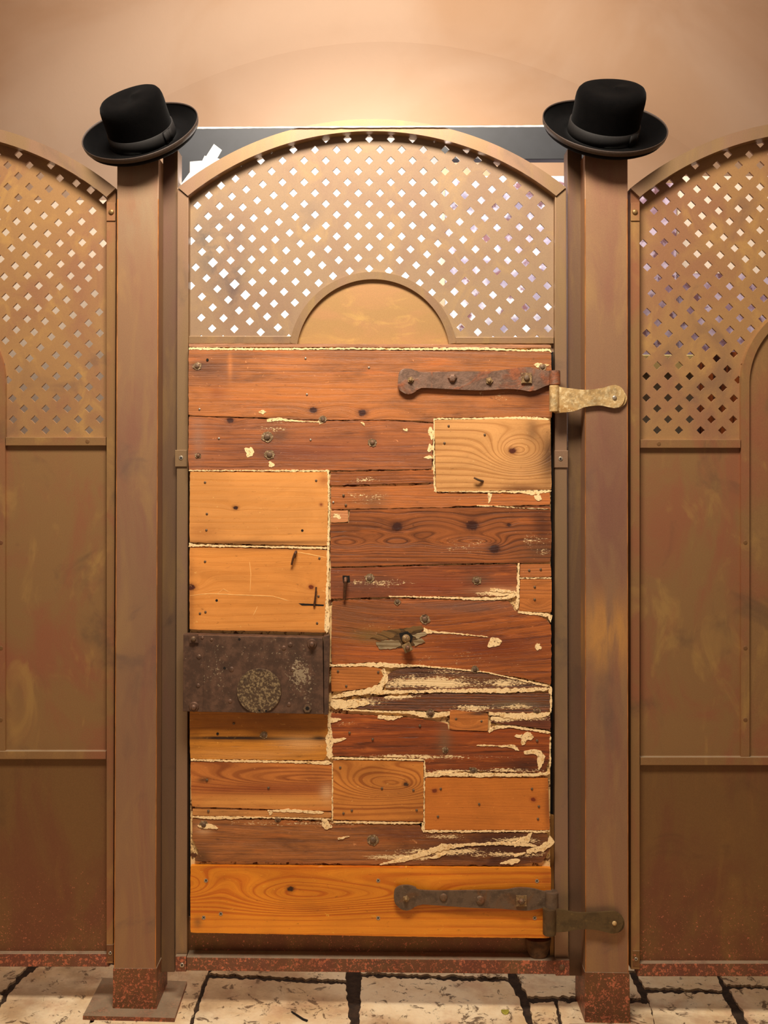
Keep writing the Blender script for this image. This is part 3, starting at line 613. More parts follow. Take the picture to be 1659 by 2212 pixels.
# ------------------------------------------------------------------ wooden door
door = thing('patched_wooden_door', 'old wooden door patched from pine boards and cream putty, iron lock and hinges', 'door', DOOR_O)
prism('door_core', [(409, 745), (1190, 746), (1188, 2020), (412, 2012)], DOOR_Y+0.006, 0.036, M_fill, door)
DK = (168, 100, 52); DK2 = (92, 46, 24); LT = (226, 160, 88); LT2 = (196, 124, 56)
planks = [
 # name, polygon, jag, dy(mm forward), material args
 ('top_edge_board', [(408, 743), (1188, 745), (1190, 751), (700, 749), (408, 749)], 0.6, 0, dict(light=(176, 120, 84), dark=(130, 76, 50), seed=1)),
 ('board', [(408, 756), (640, 757), (1190, 760), (1192, 901), (938, 902), (938, 911), (860, 906), (700, 906), (560, 901), (408, 896)], 0.9, 0,
   dict(light=(178, 106, 56), dark=(120, 66, 36), seed=2, ring=55, ringamt=0.45, fine=0.5, warp=0.014, blotch=0.5, hot=0.5, knots=[(677, 886, 9), (783, 892, 10)],
        loops=[(700, 885, 200, 14, -9)], stains=[(455, 800, 60, 30, (96, 62, 46), 0.75), (470, 850, 18, 14, (112, 50, 36), 0.6), (428, 790, 14, 10, (78, 54, 42), 0.7), (900, 765, 500, 8, (130, 86, 60), 0.6), (1165, 850, 35, 60, (98, 52, 30), 0.6), (640, 850, 200, 25, (196, 118, 56), 0.6), (497, 790, 5, 30, (200, 124, 66), 0.7)], speck=[(1085, 865, 30, 25, 0.5), (1040, 850, 14, 14, 0.6)])),
 ('board', [(408, 901), (560, 905), (700, 910), (860, 910), (936, 915), (934, 960), (932, 1012), (714, 1015), (408, 1014)], 1.2, 0,
   dict(light=(172, 100, 56), dark=(108, 58, 38), hot=0.4, seed=3, ring=60, ringamt=0.45, warp=0.012, blotch=0.42, knots=[(497, 908, 8)],
        loops=[(497, 908, 120, 14, 10), (860, 912, 130, 26, -16)], stains=[(600, 940, 26, 16, (92, 64, 46), 0.9), (580, 980, 26, 12, (88, 62, 46), 0.8), (428, 950, 14, 50, (150, 116, 96), 0.55), (700, 975, 180, 24, (124, 66, 46), 0.7), (800, 940, 16, 12, (92, 60, 44), 0.8)], crack=0.35, speck=[(590, 925, 60, 20, 0.5), (425, 935, 16, 40, 0.4)])),
 ('light_board', [(939, 908), (1000, 907), (1100, 905), (1188, 908), (1191, 1057), (1000, 1060), (943, 1061)], 0.5, 1,
   dict(light=(220, 156, 90), dark=(150, 88, 42), seed=4, ring=62, ringamt=0.6, fine=0.25, warp=0.004, blotch=0.1, knots=[(1107, 974, 9, (84, 40, 26))],
        loops=[(1125, 978, 62, 38, 110)], stains=[(1188, 985, 22, 60, (76, 48, 30), 0.9), (1150, 930, 14, 26, (96, 66, 44), 0.6), (1130, 1055, 50, 9, (96, 50, 28), 0.7)])),
 ('board', [(715, 1020), (936, 1016), (938, 1041), (714, 1047)], 1.4, 0, dict(light=(160, 90, 46), dark=(98, 50, 28), seed=5, hot=0.45, crack=0.3, speck=[(780, 1035, 50, 9, 0.6)])),
 ('board', [(716, 1053), (880, 1050), (940, 1046), (944, 1067), (1105, 1068), (1188, 1064), (1188, 1090), (1000, 1092), (960, 1095), (716, 1099)], 1.2, 0,
   dict(light=(184, 106, 54), dark=(128, 70, 38), seed=6, hot=0.45, ringamt=0.3, blotch=0.3, speck=[(800, 1075, 50, 20, 0.65), (1000, 1080, 20, 14, 0.5)], stains=[(810, 1080, 30, 14, (104, 76, 50), 0.6)])),
 ('small_insert', [(715, 1104), (751, 1103), (752, 1127), (715, 1129)], 0.6, 1, dict(light=(208, 136, 84), dark=(180, 106, 62), seed=7, speck=[(727, 1115, 10, 8, 1.2)])),
 ('dark_board', [(756, 1102), (960, 1098), (1188, 1094), (1191, 1160), (1188, 1214), (1120, 1215), (980, 1216), (715, 1224), (714, 1132), (754, 1130)], 1.0, 0,
   dict(light=(154, 86, 44), dark=(84, 42, 24), seed=8, hot=0.45, ring=85, ringamt=0.75, fine=0.4, warp=0.006, blotch=0.4, crack=0.3,
        knots=[(858, 1138, 13), (1020, 1135, 15), (1068, 1186, 13), (1099, 1134, 5)], loops=[(745, 1174, 50, 14, 44), (855, 1172, 45, 12, 40), (985, 1172, 70, 16, 46), (1040, 1170, 40, 10, 30)],
        speck=[(1160, 1165, 40, 25, 0.55), (1000, 1180, 90, 20, 0.45), (1170, 1195, 30, 12, 0.7)], stains=[(1170, 1130, 26, 40, (66, 34, 22), 0.7), (1160, 1190, 40, 20, (80, 60, 44), 0.6)])),
 ('dark_board', [(715, 1228), (1115, 1219), (1117, 1282), (1080, 1288), (980, 1288), (860, 1287), (770, 1291), (715, 1293)], 1.0, 0,
   dict(light=(150, 80, 44), dark=(98, 46, 28), seed=9, hot=0.7, ringamt=0.3, blotch=0.45, stains=[(800, 1262, 90, 22, (90, 68, 52), 0.8), (1080, 1275, 60, 8, (206, 150, 104), 0.8), (1030, 1252, 30, 10, (96, 74, 56), 0.7), (900, 1265, 140, 16, (132, 56, 32), 0.5)], speck=[(820, 1262, 90, 14, 0.7), (1085, 1282, 50, 8, 1.3)], crack=0.3)),
 ('small_insert', [(1124, 1220), (1189, 1219), (1191, 1245), (1124, 1246)], 0.5, 1, dict(light=(190, 112, 60), dark=(150, 82, 44), seed=10)),
 ('small_insert', [(1124, 1252), (1191, 1251), (1191, 1322), (1123, 1320)], 0.5, 1, dict(light=(196, 116, 56), dark=(146, 78, 38), seed=11, loops=[(1160, 1310, 26, 14, 14)], ring=110)),
 ('curved_board', [(718, 1300), (760, 1296), (870, 1294), (1100, 1300), (1112, 1320), (1150, 1326), (1180, 1338), (1190, 1350), (1190, 1478), (1130, 1464), (1040, 1450), (960, 1441), (860, 1434), (800, 1430), (716, 1434)], 1.6, 0,
   dict(light=(170, 92, 42), dark=(92, 38, 20), seed=12, hot=0.7, ring=48, ringamt=0.35, fine=0.75, warp=0.01, blotch=0.35, loops=[(900, 1340, 330, 130, 60)],
        stains=[(760, 1330, 90, 34, (122, 78, 46), 0.75), (1000, 1310, 150, 14, (132, 92, 72), 0.65), (1060, 1400, 130, 26, (112, 42, 20), 0.6), (800, 1400, 60, 26, (180, 92, 40), 0.5), (800, 1375, 50, 16, (104, 92, 46), 0.8)], speck=[(810, 1360, 60, 40, 0.35), (960, 1425, 130, 14, 0.4), (1020, 1425, 170, 30, 0.35)], crack=0.35)),
 ('small_insert', [(716, 1442), (800, 1440), (824, 1446), (828, 1462), (812, 1484), (716, 1494)], 0.9, 1, dict(light=(206, 122, 56), dark=(158, 84, 38), seed=13, speck=[(730, 1455, 30, 10, .4)])),
 ('rough_board', [(838, 1456), (876, 1443), (960, 1446), (1060, 1457), (1186, 1483), (1170, 1486), (1000, 1489), (870, 1492), (834, 1486)], 2.0, 0,
   dict(light=(126, 74, 40), dark=(62, 32, 20), seed=14, hot=0.45, ring=90, fine=0.8, blotch=0.3, speck=[(930, 1475, 130, 16, 1.25), (1100, 1475, 90, 10, 1.0), (960, 1450, 60, 8, 0.7)], crack=0.6, bumpd=0.003)),
 ('rough_board', [(724, 1516), (770, 1511), (850, 1504), (960, 1499), (1070, 1500), (1185, 1498), (1188, 1530), (1180, 1540), (1090, 1539), (930, 1536), (720, 1528)], 2.2, 0,
   dict(light=(124, 70, 38), dark=(60, 32, 20), seed=15, hot=0.45, fine=0.8, blotch=0.3, speck=[(760, 1514, 110, 12, 0.95), (1020, 1530, 50, 10, 1.0), (1120, 1526, 60, 8, 0.8), (860, 1505, 60, 8, 1.0)], crack=0.6, bumpd=0.003, stains=[(1110, 1522, 60, 8, (122, 106, 78), 0.7)])),
 ('reddish_board', [(716, 1542), (830, 1548), (925, 1556), (967, 1565), (969, 1577), (1054, 1582), (1062, 1572), (1120, 1576), (1188, 1584), (1186, 1630), (1178, 1668), (1120, 1668), (1030, 1665), (925, 1670), (919, 1655), (917, 1638), (800, 1634), (716, 1632)], 1.5, 0,
   dict(light=(160, 78, 34), dark=(84, 36, 20), seed=16, hot=0.7, ring=45, ringamt=0.4, fine=0.7, blotch=0.4, crack=0.6, speck=[(1100, 1665, 90, 8, 0.9), (740, 1560, 40, 10, 0.5), (900, 1635, 200, 6, 0.9), (980, 1668, 60, 6, 1.3)],
        stains=[(1140, 1655, 60, 16, (60, 32, 22), 0.8), (1000, 1580, 160, 14, (176, 84, 34), 0.4), (960, 1600, 16, 34, (120, 96, 70), 0.6)])),
 ('dark_strip', [(1062, 1548), (1150, 1548), (1188, 1546), (1188, 1575), (1120, 1567), (1060, 1560)], 1.6, 0, dict(light=(116, 62, 40), dark=(70, 34, 26), seed=17, speck=[(1090, 1552, 60, 8, 1.3), (1150, 1552, 50, 8, 0.9)])),
 ('small_insert', [(973, 1535), (1054, 1542), (1053, 1579), (971, 1575)], 0.7, 2, dict(light=(196, 116, 54), dark=(136, 70, 32), seed=18, ring=110, loops=[(1010, 1570, 40, 14, 12)], stains=[(1035, 1541, 24, 4, (60, 46, 40), 0.9)])),
 ('light_board', [(411, 1020), (560, 1021), (708, 1020), (707, 1178), (410, 1171)], 0.7, 1.5,
   dict(light=(228, 152, 78), dark=(196, 116, 50), seed=19, ring=60, ringamt=0.35, fine=0.25, warp=0.012, blotch=0.12, blotchc=(160, 96, 44), knots=[(509, 1097, 6, (58, 30, 20))], loops=[(600, 1095, 110, 12, 10)],
        stains=[(700, 1035, 12, 14, (150, 76, 34), 0.7), (540, 1172, 190, 5, (110, 70, 34), 0.9), (694, 1090, 4, 4, (120, 50, 26), 0.9), (440, 1150, 40, 20, (170, 106, 52), 0.5)])),
 ('light_board', [(410, 1184), (470, 1184), (706, 1189), (704, 1366), (410, 1359)], 0.7, 1.5,
   dict(light=(228, 146, 68), dark=(188, 106, 42), seed=20, ring=50, ringamt=0.35, fine=0.25, blotch=0.15, blotchc=(156, 92, 40), knots=[(414, 1268, 9, (78, 36, 22)), (672, 1268, 6, (112, 48, 24))], loops=[(422, 1262, 30, 20, 22), (680, 1264, 40, 20, 16)],
        stains=[(560, 1365, 200, 5, (112, 64, 30), 0.8), (600, 1186, 120, 4, (126, 70, 34), 0.7), (412, 1300, 8, 100, (130, 76, 36), 0.5)])),
 ('golden_board', [(410, 1500), (708, 1500), (708, 1628), (700, 1641), (560, 1641), (411, 1638)], 0.9, 0.5,
   dict(light=(214, 134, 44), dark=(150, 84, 26), seed=21, ring=60, ringamt=0.4, fine=0.5, blotch=0.3, stains=[(560, 1560, 200, 22, (150, 86, 24), 0.7), (500, 1594, 110, 4, (44, 24, 16), 1.2), (640, 1596, 90, 3, (52, 30, 18), 1.1), (650, 1605, 50, 16, (222, 166, 106), 0.7), (520, 1630, 100, 10, (214, 150, 84), 0.8), (690, 1594, 16, 5, (40, 24, 16), 0.9)], crack=0.4)),
 ('reddish_board', [(412, 1646), (560, 1647), (717, 1653), (716, 1751), (415, 1742)], 0.9, 0.5,
   dict(light=(196, 116, 54), dark=(124, 56, 26), seed=22, ring=62, ringamt=0.75, fine=0.2, warp=0.003, blotch=0.2, loops=[(720, 1684, 150, 16, 60), (600, 1680, 190, 26, 50)],
        stains=[(560, 1732, 300, 15, (222, 152, 76), 0.95), (560, 1703, 230, 12, (146, 72, 34), 0.85), (440, 1685, 14, 6, (60, 34, 24), 0.8), (706, 1712, 14, 18, (212, 160, 110), 0.9)])),
 ('thin_strip', [(416, 1748), (716, 1756), (716, 1766), (416, 1761)], 0.7, 0.5, dict(light=(208, 138, 72), dark=(170, 100, 48), seed=23)),
 ('swirl_board', [(720, 1643), (914, 1646), (914, 1774), (720, 1770)], 0.5, 1,
   dict(light=(214, 132, 56), dark=(138, 66, 26), seed=24, ring=60, ringamt=0.75, fine=0.2, warp=0.012, blotch=0.15, lowx=4, knots=[(877, 1694, 6, (70, 44, 30))], loops=[(860, 1694, 60, 26, 90), (790, 1690, 60, 34, 60)])),
 ('orange_board', [(919, 1681), (1060, 1682), (1183, 1682), (1187, 1792), (918, 1792)], 0.7, 1,
   dict(light=(212, 122, 46), dark=(170, 84, 32), seed=25, ringamt=0.25, fine=0.3, blotch=0.15, blotchc=(150, 80, 32), knots=[(939, 1708, 6, (118, 52, 26)), (1152, 1727, 6, (118, 48, 24))], stains=[(1184, 1740, 8, 60, (124, 66, 30), 0.7)])),
 ('long_rough_board', [(416, 1769), (560, 1771), (716, 1778), (722, 1780), (906, 1783), (914, 1799), (1000, 1800), (1180, 1799), (1188, 1830), (1170, 1862), (1100, 1870), (900, 1866), (700, 1864), (422, 1859), (430, 1840), (416, 1810)], 2.0, 0,
   dict(light=(176, 106, 54), dark=(92, 50, 26), seed=26, hot=0.45, ring=30, ringamt=0.25, fine=0.6, blotch=0.6, blotchc=(84, 46, 26), bumpd=0.003,
        stains=[(1060, 1835, 170, 50, (78, 38, 20), 1.3), (880, 1800, 80, 16, (100, 46, 24), 0.8), (435, 1850, 20, 20, (70, 48, 26), 0.8), (440, 1790, 16, 12, (220, 170, 120), 0.8)],
        speck=[(960, 1840, 110, 9, 1.15), (1120, 1815, 80, 12, 0.8), (870, 1852, 80, 8, 1.2), (1090, 1846, 120, 8, 0.9), (700, 1778, 330, 8, 0.65), (600, 1820, 200, 40, 0.18), (960, 1808, 80, 8, 0.7)])),
 ('bottom_board', [(412, 1871), (700, 1873), (1190, 1876), (1189, 1960), (1187, 2026), (850, 2022), (412, 2014)], 0.5, 6,
   dict(light=(240, 144, 34), dark=(184, 82, 16), seed=27, ring=52, ringamt=0.8, fine=0.3, warp=0.005, blotch=0.15, blotchc=(158, 80, 22), knots=[(628, 1918, 8, (60, 30, 16))],
        loops=[(640, 1932, 120, 32, 95), (800, 1932, 150, 24, 60), (405, 1912, 50, 28, 70)], stains=[(1180, 1900, 16, 20, (150, 76, 26), 0.6), (640, 2000, 400, 16, (240, 150, 44), 0.6), (428, 1990, 10, 12, (110, 70, 40), 0.7)])),
]
for i, (nm, poly, jg, dy, kw) in enumerate(planks):
    mat = wood('wood_%s_%d' % (nm, i), **kw)
    pts = jag(poly, jg*1.15, 4.0 if jg > 1.3 else 7.0, i, 0.11, 0.7)
    th = 0.0075+dy*0.001
    o = prism(nm, pts, DOOR_Y-dy*0.001, th if nm != 'bottom_board' else 0.045, mat, door, 0.0006, seg=1)

# putty patches, slightly proud of the boards
def blob(cx, cy, rx, ry, rot=0, n=22, amp=0.35, seed=0):
    out = []
    for i in range(n):
        a = 2*math.pi*i/n; k = 1+amp*mnoise.noise(Vector((math.cos(a)*1.1, math.sin(a)*1.1, seed*3.7)))*2
        x, y = rx*k*math.cos(a), ry*k*math.sin(a); c, s = math.cos(rot), math.sin(rot)
        out.append((cx+x*c-y*s, cy+x*s+y*c))
    return out
def ribbon(line, seed=0):
    """line: (x, y, halfwidth) -> polygon with ragged edges"""
    up, dn = [], []; k = 0
    for (a, b) in zip(line[:-1], line[1:]):
        L = math.hypot(b[0]-a[0], b[1]-a[1]); m = max(1, int(L/6))
        for j in range(m):
            t = j/m; x, y, h = (a[q]+(b[q]-a[q])*t for q in range(3)); nx, ny = -(b[1]-a[1])/L, (b[0]-a[0])/L
            e1 = 1+0.7*mnoise.noise(Vector((x*0.11, y*0.11, seed))); e2 = 1+0.7*mnoise.noise(Vector((x*0.13, y*0.13, seed+9)))
            up.append((x-nx*h*e1, y-ny*h*e1)); dn.append((x+nx*h*e2, y+ny*h*e2))
    x, y, h = line[-1]; up.append((x, y))
    return up+dn[::-1]
patches = [
 ribbon([(408, 753, 2.5), (560, 754, 2.2), (760, 753, 1.6), (900, 754, 2.0), (1030, 753, 2.6), (1130, 757, 1.6), (1185, 756, 3.5), (1192, 762, 2)], 1),
 ribbon([(709, 1016, 2.4), (711, 1100, 1.8), (709, 1180, 2.6), (708, 1250, 2.2), (706, 1300, 3.4), (707, 1340, 5), (706, 1368, 6)], 2),
 ribbon([(408, 1177, 4), (420, 1178, 2.0), (560, 1181, 1.6), (709, 1184, 2.2)], 3),
 ribbon([(408, 1016.5, 1.2), (540, 1016.5, 1.2), (640, 1017, 1.8), (714, 1017, 1.6)], 4),
 ribbon([(938, 1060, 1.6), (1060, 1062, 1.6), (1130, 1062, 2.5), (1150, 1064, 6), (1170, 1062, 3), (1192, 1061, 2)], 5),
 ribbon([(937, 905, 1.2), (1040, 904, 1.6), (1130, 903, 3.2), (1190, 906, 2)], 6), ribbon([(938, 904, 1.2), (937, 980, 1.4), (938, 1040, 1.6), (942, 1064, 2.4)], 7),
 blob(931, 935, 6, 12, 0.1, seed=1), blob(930, 968, 6, 10, 0.1, seed=2), blob(925, 988, 9, 4, 0, seed=3),
 blob(539, 977, 9, 10, 0.3, seed=4), blob(586, 1003, 7, 5, 0.5, seed=5), blob(566, 890, 8, 4, 0, seed=6), ribbon([(576, 908, 4), (604, 906, 3), (650, 910, 1), (700, 912, 0.8)], 8),
 blob(694, 910, 6, 6, 0, seed=7), blob(784, 916, 5, 2.5, 0.8, seed=8), blob(877, 928, 5, 3, 0, seed=9), blob(1170, 790, 14, 5, 0, seed=10),
 ribbon([(1060, 1066, 6), (1058, 1078, 3), (1056, 1088, 2)], 10), ribbon([(1030, 1092, 1), (1075, 1094, 1.4), (1120, 1097, 0.8), (1188, 1100, 1)], 11), blob(1163, 1073, 8, 6, 0.5, seed=11),
 blob(727, 1116, 8, 4, 0.5, seed=12), ribbon([(1120, 1216, 1.6), (1120, 1250, 2), (1119, 1290, 3.5), (1116, 1318, 4)], 12), ribbon([(1122, 1249, 1), (1192, 1248.5, 1.2)], 13),
 ribbon([(840, 1288, 1), (960, 1291, 1.6), (1040, 1294, 3), (1095, 1292, 3), (1117, 1282, 4)], 14), blob(1085, 1276, 26, 4, 0.1, seed=13), ribbon([(1119, 1322, 2), (1170, 1327, 3), (1188, 1330, 4), (1190, 1345, 2.5)], 15),
 blob(1070, 1387, 12, 8, -0.3, seed=14, amp=0.6), blob(1163, 1396, 6, 8, 0.2, seed=15), ribbon([(915, 1362, 7), (935, 1365, 2), (1000, 1370, 1.2), (1055, 1376, 0.8)], 16),
 ribbon([(712, 1438, 2), (780, 1436, 3), (820, 1436, 5), (850, 1438, 4), (900, 1438, 2), (960, 1443, 1.4), (1050, 1452, 1.2), (1110, 1466, 1), (1188, 1483, 2)], 17),
 ribbon([(826, 1446, 4), (834, 1462, 6), (824, 1484, 7), (790, 1494, 5), (745, 1500, 5), (716, 1508, 3)], 18),
 ribbon([(800, 1496, 4), (870, 1495, 3), (940, 1493, 3), (1030, 1492, 4), (1090, 1492, 5), (1150, 1490, 4), (1188, 1488, 3), (1188, 1500, 2)], 19),
 ribbon([(714, 1518, 8), (740, 1522, 10), (780, 1521, 5), (800, 1520, 1)], 20),
 ribbon([(740, 1533, 1), (830, 1538, 1.6), (880, 1539, 2.5), (925, 1545, 6), (950, 1544, 5), (970, 1541, 5), (972, 1537, 2)], 21), ribbon([(816, 1549, 3), (842, 1552, 4.5), (870, 1548, 1)], 22),
 ribbon([(1056, 1541, 3), (1090, 1545, 5), (1130, 1548, 7), (1165, 1546, 5), (1189, 1540, 4)], 23), ribbon([(1056, 1582, 2), (1066, 1573, 4), (1100, 1569, 2), (1150, 1577, 2), (1190, 1583, 2.5)], 24),
 blob(1130, 1592, 13, 12, 0.6, seed=16, amp=0.7), ribbon([(1030, 1610, 1), (1088, 1612, 2), (1110, 1613, 4), (1122, 1622, 3)], 25), ribbon([(1132, 1626, 3), (1155, 1624, 5), (1172, 1632, 8), (1166, 1648, 6), (1164, 1664, 3)], 26),
 ribbon([(1190, 1484, 2), (1190, 1540, 2)], 27), ribbon([(1189, 1590, 1.2), (1188, 1660, 1.6)], 28), ribbon([(710, 1545, 3), (712, 1576, 4), (711, 1600, 8), (712, 1625, 5), (712, 1640, 6)], 29), blob(722, 1556, 14, 5, 0, seed=17), blob(722, 1600, 18, 4, -0.2, seed=18),
 ribbon([(412, 1642, 2), (560, 1645, 2), (660, 1647, 2), (716, 1649, 3.4)], 30), ribbon([(716, 1638, 2), (820, 1640, 1.4), (916, 1642, 1.6)], 31), ribbon([(917, 1643, 1.6), (918, 1680, 2)], 32),
 ribbon([(918, 1674, 4), (960, 1673, 3.4), (1020, 1674, 4), (1080, 1674, 3), (1140, 1675, 3), (1189, 1671, 3)], 33), ribbon([(718, 1650, 1), (718, 1775, 1.4)], 34), ribbon([(916.5, 1680, 1), (916, 1796, 1.6)], 35),
 ribbon([(578, 1752, 1), (620, 1751, 3), (700, 1756, 2.6)], 36), blob(584, 1756, 4, 4, 0, seed=19), ribbon([(416, 1765, 1.4), (470, 1767, 3), (560, 1766, 1), (716, 1770, 1)], 37), blob(704, 1781, 12, 9, 0.8, seed=20), ribbon([(720, 1776, 1.6), (840, 1778, 2), (912, 1778, 1.5), (914, 1796, 2.5), (1000, 1796, 2), (1100, 1796, 1.4), (1188, 1796, 2.4)], 38),
 ribbon([(820, 1868, 1), (870, 1858, 4), (920, 1842, 5), (955, 1831, 6), (1010, 1825, 2.5), (1080, 1822, 3), (1130, 1824, 4), (1160, 1828, 2)], 39), ribbon([(1110, 1826, 4), (1135, 1815, 8), (1150, 1798, 4)], 40), ribbon([(1138, 1840, 4), (1170, 1834, 7), (1190, 1820, 8), (1188, 1806, 2)], 41),
 ribbon([(1080, 1866, 1), (1104, 1862, 5), (1124, 1858, 4)], 42), blob(945, 1850, 16, 3, -0.3, seed=21), ribbon([(1110, 1850, 2), (1136, 1842, 2)], 43), blob(450, 1786, 20, 5, 0.1, seed=22), ribbon([(730, 1812, 2), (755, 1807, 1)], 44),
]
for i, q in enumerate(patches):
    q = jag(q, 1.4, 2.8, i+50, 0.3)
    prism('putty_patch', q, DOOR_Y-0.0007-0.00002*i-(0.0014 if i in (1,) else 0), 0.006, M_putty, door)

for i, q in enumerate(([(411, 1286, 0.5), (450, 1282, 0.9), (590, 1288, 0.8), (625, 1298, 0.6)], [(539, 1214, 0.5), (542, 1240, 0.6), (540, 1280, 0.4)], [(556, 1310, 0.4), (552, 1320, 0.6), (545, 1332, 0.4)],
                       [(470, 1282, 0.4), (483, 1272, 0.6), (497, 1281, 0.4)], [(640, 1192, 0.8), (668, 1197, 1.0), (707, 1205, 0.6)])):
    prism('scratch', ribbon(q, i+70), DOOR_Y-0.0018, 0.003, M_scr, door)
# nails and screws in the boards (photo positions)
NB = DOOR_Y
def stud(px, py, r, lift=0.0, name='nail', mat=None, dome=0.4):
    bm = bmesh.new(); add_cyl(bm, P(px, py, NB-lift)+Vector((0, 0.001, 0)), (0, -1, 0), r*PX, 0.0022, 12, r*PX*0.9, r*PX*dome)
    return finish(name, bm, mat or M_nail, door, smooth=True)
for (x, y) in [(431, 884), (473, 947), (660, 774), (663, 852), (797, 794), (671, 950), (720, 1085)]: stud(x, y, 2.6, mat=M_screw)
for (x, y, r) in [(426, 791, 6.5), (697, 906, 6), (577, 944, 9), (582, 982, 8), (804, 956, 7), (1172, 793, 6), (1030, 1254, 7), (798, 1249, 7), (1026, 1446, 6), (930, 1541, 7), (1160, 1536, 6), (1022, 1665, 6), (962, 1620, 5), (806, 1815, 9), (440, 1782, 7), (570, 1588, 6), (918, 1338, 8), (428, 984, 5), (600, 1770, 5), (858, 1300, 5)]:
    prism('rivet_crater', jag([(x+r*1.45*math.cos(k*0.7), y+r*1.3*math.sin(k*0.7)) for k in range(9)], 2.0, 3, x, 0.25), NB-0.0014, 0.003, M_crater, door)
    stud(x, y, r*0.85, 0.001, 'rivet_head', M_bolt, 0.35)
for (x, y) in [(969, 920), (1047, 939), (960, 957), (683, 1038), (742, 1070), (747, 1091), (443, 1042), (447, 1110), (446, 1145), (443, 1213), (637, 1202), (690, 1206), (688, 1288), (432, 1325), (444, 1322), (685, 1346), (1143, 1232), (1168, 1230), (1155, 1268), (1155, 1295), (730, 1450), (748, 1482), (817, 1452), (985, 1553), (1040, 1558), (755, 1583), (805, 1597), (907, 1568), (1160, 1600),
               (447, 1685), (580, 1702), (825, 1703), (893, 1707), (742, 1757), (760, 1751), (900, 1750), (735, 1658), (952, 1704), (1149, 1704), (1035, 1737), (946, 1764), (1162, 1769), (450, 1752), (1164, 1742), (1016, 1660), (505, 1563)]:
    stud(x, y, 2.8, 0.0012, mat=M_nail, dome=0.3)
for (x, y) in [(468, 1297), (470, 1585), (448, 777), (653, 1146)]:
    bm = bmesh.new(); add_cyl(bm, P(x, y, NB-0.0017)+Vector((0, 0.001, 0)), (0, -1, 0), 2.8*PX, 0.0012, 10); finish('nail_hole', bm, M_hole, door)
for (x, y) in [(817, 1902), (817, 1983), (1160, 1903), (1155, 1983), (445, 1902), (440, 1982), (477, 1974)]:
    bm = bmesh.new(); add_cyl(bm, P(x, y, NB-0.006)+Vector((0, 0.001, 0)), (0, -1, 0), 4.2*PX, 0.0018, 14); s = finish('screw', bm, M_screw, door, smooth=True)
    bm = bmesh.new(); c = P(x, y, NB-0.0068)
    for a in (0.7, 0.7+math.pi/2):
        d = Vector((math.cos(a), 0, math.sin(a)))*3.0*PX; add_tube(bm, [c-d, c+d], 0.0007, 6)
    finish('recess', bm, M_hole, s)
# bent nails / hooks
def hook(pts, r, name='bent_nail', mat=None):
    bm = bmesh.new(); add_tube(bm, [P(x, y, NB-l) for x, y, l in pts], r, 8, r*0.75); return finish(name, bm, mat or M_nailrust, door, smooth=True)
hook([(640, 1191, -0.006), (639, 1192, 0.008), (637, 1196, 0.013), (633, 1207, 0.013), (630, 1220, 0.008)], 0.0035)
hook([(679, 1309, -0.005), (679, 1308, 0.005), (680, 1300, 0.008), (682, 1285, 0.010), (683, 1268, 0.010)], 0.0030)
hook([(747, 1250, -0.008), (747, 1250, 0.010), (746, 1256, 0.016), (745, 1275, 0.014), (744, 1295, 0.006)], 0.0050)
hook([(1045, 1040, -0.005), (1040, 1039, 0.006), (1032, 1036, 0.012), (1024, 1032, 0.014)], 0.0034, mat=M_iron2)
prism('hook_slot', jag([(740, 1243), (756, 1243), (756, 1258), (741, 1259)], 1, 4, 3), NB-0.0005, 0.002, M_hole, door)
prism('splinter_slot', jag([(645, 1303), (700, 1306), (699, 1309), (652, 1308)], 0.6, 5, 5), NB-0.0019, 0.002, M_hole, door)
# carved recess with a bolt in the curved board
M_gouge = wood('gouged_wood', (134, 96, 54), (70, 46, 26), seed=31, ring=90, ringamt=0.8, blotch=0.8, blotchc=(74, 50, 30), loops=[(877, 1378, 50, 16, 20)])
M_gouge2 = wood('gouged_pale', (172, 146, 110), (104, 74, 46), seed=32, ring=90, ringamt=0.8, blotch=0.7)
for k_, gq in enumerate(([(799, 1378), (830, 1362), (862, 1358), (866, 1366), (850, 1376), (826, 1384)], [(872, 1360), (888, 1354), (910, 1352), (916, 1360), (900, 1366), (880, 1368)],
                        [(812, 1388), (836, 1382), (862, 1384), (866, 1396), (846, 1402), (818, 1402)], [(890, 1372), (918, 1364), (922, 1372), (900, 1380)], [(892, 1384), (912, 1378), (918, 1386), (896, 1396)])):
    prism('gouge', jag(gq, 2.0, 4, 9+k_, 0.2), NB-0.0012-0.0002*k_, 0.004, M_gouge if k_ < 2 else M_gouge2, door)
prism('gouge_shade', jag([(838, 1362), (880, 1356), (912, 1364), (905, 1392), (860, 1400), (840, 1388)], 2, 4, 77, 0.2), NB-0.0009, 0.003, wood('dark_gouge', (92, 64, 36), (44, 28, 16), seed=33), door)
prism('gouge_hollow', jag([(862, 1368), (880, 1364), (892, 1374), (888, 1388), (868, 1386)], 1.2, 4, 11), NB-0.0020, 0.003, M_hole, door)
bm = bmesh.new(); add_cyl(bm, P(877, 1379, NB+0.0), (0, -1, 0), 0.0105, 0.007, 20, 0.0105, 0.006); b_ = finish('bolt', bm, M_nut, door, smooth=True)
